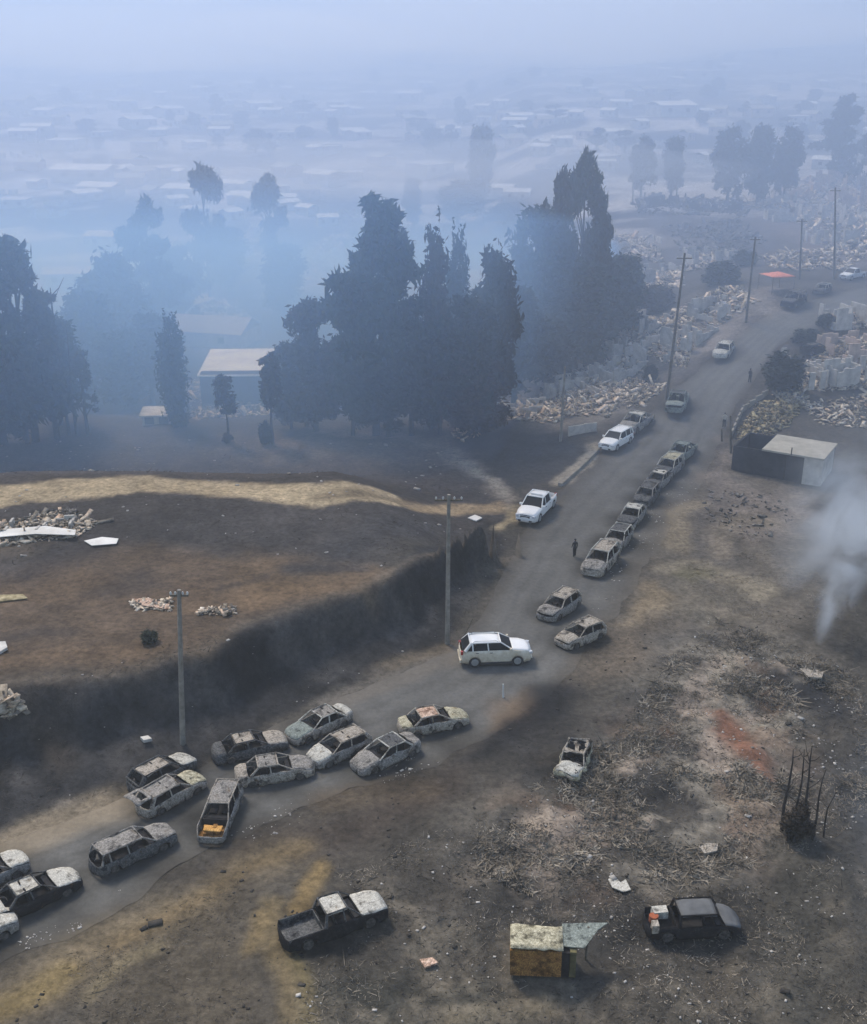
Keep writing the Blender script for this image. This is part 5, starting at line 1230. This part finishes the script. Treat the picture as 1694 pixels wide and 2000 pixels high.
post(1428, 885, 1427, 812, 'gate_post', 'taller dark post at the shed corner', .14, 'pole_wood')

# ---------------------------------------------------------------- far houses in the haze
FH = [(75, 262, 55), (35, 212, 60), (130, 290, 60), (170, 352, 110), (165, 392, 60), (255, 327, 60), (240, 212, 50), (270, 250, 60), (330, 226, 50), (380, 245, 40), (430, 236, 35), (430, 263, 40), (480, 171, 25),
      (465, 192, 35), (440, 207, 30), (505, 216, 50), (345, 402, 40), (300, 385, 50), (590, 232, 30), (650, 228, 30), (800, 197, 50), (818, 250, 60), (840, 342, 80), (975, 382, 60), (1010, 262, 30), (985, 234, 30),
      (945, 240, 25), (1125, 232, 25), (1190, 228, 30), (1085, 132, 40), (1370, 155, 90), (1310, 226, 80), (1370, 318, 32), (1450, 322, 60), (1690, 120, 20), (1632, 122, 30), (880, 262, 40), (120, 240, 30),
      (200, 270, 36), (310, 265, 34), (380, 290, 40), (60, 330, 50), (560, 270, 34), (620, 300, 40), (700, 270, 44), (745, 320, 50), (690, 350, 36), (560, 410, 46), (600, 420, 40), (510, 460, 40), (470, 500, 36), (640, 440, 40),
      (1060, 240, 34), (1150, 270, 40), (1180, 330, 44), (1060, 300, 40), (1250, 250, 32), (1400, 225, 40), (1560, 240, 36), (1500, 200, 34), (1600, 170, 30), (1240, 190, 36), (1120, 180, 30), (720, 190, 30), (560, 180, 26), (260, 180, 30), (150, 190, 30), (1010, 390, 50)]
g_ = random.Random(21)
for k in range(170):
    py = g_.choice([g_.uniform(120, 300), g_.uniform(200, 430), g_.uniform(100, 240)]); px = g_.uniform(-60, 1760) if py < 330 else g_.uniform(-40, 760)
    FH.append((px, py, (8 + py * .13) * g_.uniform(.6, 1.3)))
protos = []
FR = [o for o in COL.objects if o.get('label') in ('low grey ruin left of the far right hillside', 'pale walls in the far rubble row', 'pale walls left of the big ragged pine')]
for k, (px, py, wpx) in enumerate(FH):
    b = at(px, py); wm = max(5, min(20, wpx / mpp(b)))
    side = 'left' if px < 560 else ('middle' if px < 1050 else 'right')
    lab = {'left': 'pale roofed house fading into the haze on the valley side at upper left', 'middle': 'pale roofed house fading into the haze behind the central grove', 'right': 'pale roofed house fading into the haze beyond the far right hillside'}[side]
    if k >= 68 and k % 5 in (0, 2):
        o = copy_tree(FR[k % 3]); o.location = b; o.rotation_euler.z = random.uniform(-1, 1); o['label'] = lab.replace('pale roofed house', 'roofless burnt house'); o['group'] = 'far roofless houses in the hazy valley'; o.scale = (wm / 9,) * 3; continue
    if k < 4:
        o = gable_house('house', b, random.uniform(-.25, .25), 10, 7, 2.8, ('wall_grey', 'wall_pink', 'wall_grey', 'wall_grey')[k], ('tin_bright', 'roof_conc', 'tin', 'tin_bright')[k], lab, 'house', 'far houses in the hazy valley', (.9, 1.3, .5, .9)[k], k == 2); protos.append(o)
    else:
        o = copy_tree(protos[k % 4]); o.location = b; o.rotation_euler.z = random.uniform(-1.0, 1.0); o['label'] = lab
    o.scale = (wm / 10, wm / 10, min(1.3, max(.8, wm / 10)))

g_ = random.Random(33)
for k in range(70):
    py = g_.uniform(110, 330); px = g_.uniform(-40, 1740)
    tree(g_.choice(['broad', 'broad2', 'gum2', 'bush', 'broad']), px, py, py - (8 + py * .09) * g_.uniform(.7, 1.5), (8 + py * .10) * g_.uniform(.7, 1.6), 'small tree fading into the haze among the far pale houses', 'small far trees among the far houses')

# ---------------------------------------------------------------- small burnt litter that nobody could count
def scatter(pix, n, seed):
    pl = np.array([at(*p)[:2] for p in pix]); g = np.random.default_rng(seed); lo, hi = pl.min(0), pl.max(0)
    P = lo + (hi - lo) * g.random((int(n * 3), 2)); P = P[inside(P, pl)]
    return P, g
def twigs(name, pix, n, length, mat, label, seed, clump=.5, flat_=.5, offroad=True):
    P, g = scatter(pix, n * 2, seed); f = VN[seed % 4](P[:, 0] + seed * 9, P[:, 1], 3.5, 4); P = P[f > clump]
    if offroad: P = P[(sdist(P, ROAD) < -.3)]
    P = P[sdist(P, REDP) < -.1]
    P = P[:n]; n = len(P); z = terrain(P[:, 0], P[:, 1]); C = np.column_stack([P, z])
    n = len(P); length = length * .62; L_ = length * np.exp(g.normal(size=n) * .5)[:, None]; a = g.normal(size=(n, 3)); a[:, 2] = np.abs(a[:, 2]) * flat_ * .6 + .03; a /= np.linalg.norm(a, axis=1)[:, None]
    s = np.cross(a, g.normal(size=(n, 3))); s /= np.linalg.norm(s, axis=1)[:, None]; wd = (.03 + .05 * g.random(n))[:, None] * length / .5
    V = np.stack([C - s * wd, C + s * wd, C + a * L_ + s * wd * .4, C + a * L_ - s * wd * .4], 1).reshape(-1, 3)
    o = mesh_np(name, V, np.arange(n * 4).reshape(-1, 4), M[mat]); return tag(o, label, 'debris', None, 'stuff')
SL = [(930, 1600), (1060, 1530), (1200, 1440), (1290, 1310), (1390, 1200), (1500, 1240), (1680, 1320), (1750, 1600), (1500, 1690), (1330, 1740), (1050, 1760), (930, 1710)]
twigs('dead_brush', SL, 16000, .5, 'twig', 'pale tangled dead brush in clumps on the right slope', 23, .54)
twigs('dead_brush', SL, 17550, 0.294, 'twig', 'ashy dead brush over the right slope', 3, .50)
twigs('charred_brush', SL, 3465, 0.315, 'twig_dark', 'charred brush between the ashy patches of the right slope', 6, .46)
BL = [(640, 1700), (930, 1600), (960, 1760), (1440, 1730), (1800, 1600), (1800, 2060), (540, 2060), (600, 1880), (760, 1800)]
twigs('dead_brush', BL, 8190, 0.238, 'twig', 'ashy dead brush along the lower right foreground', 9, .53)
twigs('charred_brush', BL, 3960, 0.280, 'twig_dark', 'charred brush in the lower right foreground', 12, .44)
twigs('charred_brush', [(130, 1860), (470, 1720), (500, 2060), (130, 2060)], 1287, 0.210, 'twig_dark', 'charred stubble below the lower road', 13, .45)
twigs('dead_brush', [(130, 1900), (470, 1740), (500, 2060), (130, 2060)], 1053, 0.175, 'twig', 'ashy stubble below the lower road', 14, .56)
twigs('charred_brush', [(-60, 1640), (240, 1540), (650, 1350), (900, 1230), (1000, 1040), (760, 1130), (480, 1230), (0, 1345)], 4455, 0.266, 'twig_dark', 'charred stubble on the black bank', 15, .40)
twigs('dead_brush', [(1180, 1240), (1300, 1140), (1360, 1000), (1500, 1000), (1694, 1200), (1500, 1250), (1300, 1310)], 3510, 0.245, 'twig', 'ashy stubble beside the upper road', 17, .52)
twigs('charred_brush', [(-100, 980), (700, 980), (950, 1010), (760, 1110), (300, 1050), (0, 1110)], 1980, 0.280, 'twig_dark', 'charred stubble on the plateau', 19, .46)
twigs('charred_brush', [(-100, 850), (850, 850), (980, 950), (700, 940), (0, 930)], 1980, 0.350, 'twig_dark', 'charred stubble between the dirt track and the trees', 20, .46)
def flakes(name, pix, n, size, mat, label, seed, clump=.5, onroad=False):
    P, g = scatter(pix, n * 2, seed); f = VN[(seed + 1) % 4](P[:, 0], P[:, 1] + seed * 5, 2.2, 4); P = P[f > clump][:n]; n = len(P)
    rd = sdist(P, ROAD) > .2; z = np.where(rd, terrain(P[:, 0], P[:, 1], False) + ROADTZ, terrain(P[:, 0], P[:, 1]))
    s = size * np.exp(g.normal(size=n) * .5); dims = np.stack([s * (1 + g.random(n)), s, s * .35], 1)
    o = chunks(name, np.column_stack([P, z + s * .15]), dims, g.random(n) * 6.28, g.normal(size=n) * .2, M[mat]); return tag(o, label, 'debris', None, 'stuff')
flakes('ash_flakes', [(20, 1850), (120, 1800), (240, 1740), (240, 1770), (150, 1820), (40, 1860)], 60, .035, 'flake', 'thin trail of pale ash flakes on the road below the sedan', 2, .5)
flakes('ash_flakes', [(440, 1640), (520, 1590), (640, 1540), (840, 1460), (900, 1440), (880, 1480), (640, 1580), (500, 1650)], 220, .035, 'flake', 'ash flakes on the road in front of the jammed cars', 4, .5)
flakes('ash_flakes', [(1130, 1180), (1180, 1140), (1260, 1010), (1340, 930), (1370, 940), (1290, 1060), (1200, 1180), (1140, 1210)], 260, .05, 'flake', 'ash flakes beside the uphill queue', 5, .46)
flakes('ash_flakes', SL, 700, .05, 'flake', 'pale scraps over the right slope', 7, .52)
flakes('ash_flakes', BL, 330, .05, 'flake', 'pale scraps over the lower right foreground', 8, .54)
flakes('ash_flakes', [(-60, 1640), (240, 1540), (650, 1350), (900, 1230), (1000, 1040), (760, 1130), (480, 1230), (0, 1345)], 80, .06, 'flake', 'pale scraps on the black bank', 10, .5)
flakes('ash_flakes', [(-100, 850), (850, 850), (980, 990), (760, 1110), (300, 1050), (0, 1110)], 160, .10, 'flake', 'pale scraps on the plateau', 11, .52)
flakes('charred_clods', [(640, 1560), (930, 1480), (1200, 1240), (1694, 1150), (1750, 2060), (540, 2060), (0, 2060), (0, 1960), (400, 1720)], 900, .06, 'clod', 'charred clods over the burnt ground right of the road', 16, .42)

# ---------------------------------------------------------------- haze and smoke
def face_out(o):
    import bmesh
    bm = bmesh.new(); bm.from_mesh(o.data); bmesh.ops.recalc_face_normals(bm, faces=bm.faces); bm.to_mesh(o.data); bm.free(); return o
def volume_mat(name, density, col, aniso=.35, absorb=.12):
    mt = bpy.data.materials.new(name); mt.use_nodes = True; t = mt.node_tree
    t.nodes.remove(t.nodes['Principled BSDF']); v = t.nodes.new('ShaderNodeVolumePrincipled')
    v.inputs['Color'].default_value = (*col, 1); v.inputs['Absorption Color'].default_value = (absorb, absorb, absorb, 1)
    v.inputs['Density'].default_value = density; v.inputs['Anisotropy'].default_value = aniso
    t.links.new(v.outputs[0], t.nodes['Material Output'].inputs['Volume']); return mt, t, v
def air_box(name, x, y0, y1, z0, z1, density, col, absorb):
    m = MB(); m.box((0, (y0 + y1) / 2, (z0 + z1) / 2), (2 * x, y1 - y0, z1 - z0))
    o = face_out(m.build(name, volume_mat(name, density, col, .35, absorb)[0])); tag(o, kind='stuff'); return o
air_box('haze', 1500, -60, 2300, -12, 122, HAZE_DENSITY, HAZE_COL, 1.0)
# the smoke that fills the valley from the grove onwards
tag(air_box('smoke', 1400, 96, 2250, -10, 118, SMOKE_DENSITY, SMOKE_COL, .15), 'bluish smoke filling the valley beyond the dirt track', 'smoke')

def low_smoke(pix, far, z0, z1, density, col, absorb, label):
    pts = [tuple(flat(*p)) for p in pix] + far; m = MB(); n = len(pts)
    top_ = lambda x, y: z1 + (y - 105) / (290 - 105) * (-6 - z1); m.v = [(x, y, z0) for x, y in pts] + [(x, y, top_(x, y)) for x, y in pts]   # the top sinks away from the viewer
    m.f = [tuple(range(n))[::-1], tuple(range(n, 2 * n))] + [(i, (i + 1) % n, n + (i + 1) % n, n + i) for i in range(n)]
    o = face_out(m.build('smoke', volume_mat('low_smoke', density, col, .35, absorb)[0])); tag(o, label, 'smoke', None, 'stuff')
low_smoke([(-500, 1010), (300, 1005), (760, 965), (960, 905), (1060, 790), (1180, 705)], [(36, 215), (20, 290), (-220, 290)], -11, 31, .0200, (.28, .55, 1.0), .7, 'blue grey smoke drifting through the groves')
# the fire smouldering on the right slope: a drifting column and thinner drifts of smoke, uneven in density
def drift(name, base, top, r0, r1, density, nscale, label, col=(.78, .88, 1.0), lo=.42, hi=.72, grow=2.2):
    """smoke between two points, radius growing from r0 to r1, broken up by noise"""
    b, tp = Vector(base), Vector(top); ax = tp - b; L_ = ax.length; q = ax.to_track_quat('Z', 'Y')
    m = MB(); m.tube([(0, 0, 0), (0, 0, L_ * .5), (0, 0, L_)], [r0 * 1.9, (r0 + r1) * .95, r1 * 1.9], 14)
    mt, t, v = volume_mat(name, 0, col, .3, .6); o = face_out(m.build(name, mt)); o.location = b; o.rotation_mode = 'QUATERNION'; o.rotation_quaternion = q
    N = t.nodes.new
    def math_(op, a, c=None, clamp=False):
        k = N('ShaderNodeMath'); k.operation = op; k.use_clamp = clamp
        for i, u in enumerate((a, c)):
            if u is None: continue
            if isinstance(u, (int, float)): k.inputs[i].default_value = u
            else: t.links.new(u, k.inputs[i])
        return k.outputs[0]
    tc = N('ShaderNodeTexCoord'); sp = N('ShaderNodeSeparateXYZ'); t.links.new(tc.outputs['Object'], sp.inputs[0])
    x, y, z = sp.outputs
    nz = N('ShaderNodeTexNoise'); nz.inputs['Scale'].default_value = nscale; nz.inputs['Detail'].default_value = 4; nz.inputs['Distortion'].default_value = .8
    t.links.new(tc.outputs['Object'], nz.inputs['Vector'])
    h = math_('DIVIDE', z, L_); rad = math_('ADD', math_('MULTIPLY', h, r1 - r0), r0)
    rr_ = math_('DIVIDE', math_('SQRT', math_('ADD', math_('MULTIPLY', x, x), math_('MULTIPLY', y, y))), rad)
    rr_ = math_('ADD', rr_, math_('MULTIPLY', math_('SUBTRACT', nz.outputs['Fac'], .5), 1.3))
    core = math_('SUBTRACT', 1.0, rr_, True); core = math_('MULTIPLY', core, math_('MULTIPLY', core, 2.0))
    ends = math_('MULTIPLY', math_('MULTIPLY', h, grow, True), math_('MULTIPLY', math_('SUBTRACT', 1, h), 2, True))
    mr = N('ShaderNodeMapRange'); t.links.new(nz.outputs['Fac'], mr.inputs[0]); mr.inputs[1].default_value = lo; mr.inputs[2].default_value = hi
    thin = math_('DIVIDE', r0 + .6, math_('ADD', rad, .6))
    d = math_('MULTIPLY', math_('MULTIPLY', math_('MULTIPLY', core, ends), mr.outputs[0]), math_('MULTIPLY', thin, density))
    t.links.new(d, v.inputs['Density'])
    return tag(o, label, 'smoke', None, 'stuff')
sb_ = at(1598, 1262)
drift('smoke_column', sb_, sb_ + Vector((5.5, 6, 11)), .6, 5.5, 3.4, .36, 'pale smoke column rising from the right slope', grow=8)
drift('smoke_drift', sb_ + Vector((-2, 2, 3.5)), sb_ + Vector((9, 10, 12)), 5, 11, .7, .2, 'broad thin pale smoke drifting over the slope to the shed')
drift('smoke_drift', at(1640, 1960) + Vector((1, 0, 0)), at(1700, 1300) + Vector((6, 0, 6)), 4.0, 7, .11, .16, 'thin bluish smoke drift along the lower right edge', (.6, .78, 1.0))

# banks of smoke hanging over the far valley
def bank(px, py, dist, rx, ry, rz, dens, label):
    d = ray(px, py); k = dist / d[1]; c = Vector((d[0] * k, dist, CAM_H + d[2] * k)); m = MB(); n1, n2 = 26, 14
    for i in range(n2 + 1):
        ph = math.pi * i / n2
        for j in range(n1):
            a = 2 * math.pi * j / n1; v = Vector((math.cos(a) * math.sin(ph), math.sin(a) * math.sin(ph), math.cos(ph)))
            r = 1 + .35 * mn.noise(v * 1.6 + c * .01) + .15 * mn.noise(v * 4 + c * .02); m.v.append((v.x * rx * r, v.y * ry * r, v.z * rz * r))
    for i in range(n2):
        for j in range(n1): m.f.append((i * n1 + j, (i + 1) * n1 + j, (i + 1) * n1 + (j + 1) % n1, i * n1 + (j + 1) % n1))
    o = face_out(m.build('smoke_bank', volume_mat('smoke_bank', dens, (.9, .95, 1), .35, .9)[0], None, 180)); o.location = c; return tag(o, label, 'smoke', None, 'stuff')
bank(300, 75, 330, 75, 40, 9, .010, 'pale smoke bank at the upper left')
bank(1150, 50, 360, 110, 50, 10, .012, 'long pale smoke bank at the top right')
bank(420, 330, 250, 60, 30, 7, .008, 'pale smoke bank above the hazy gum trees')
bank(1000, 330, 260, 50, 30, 7, .008, 'pale smoke bank behind the central grove')
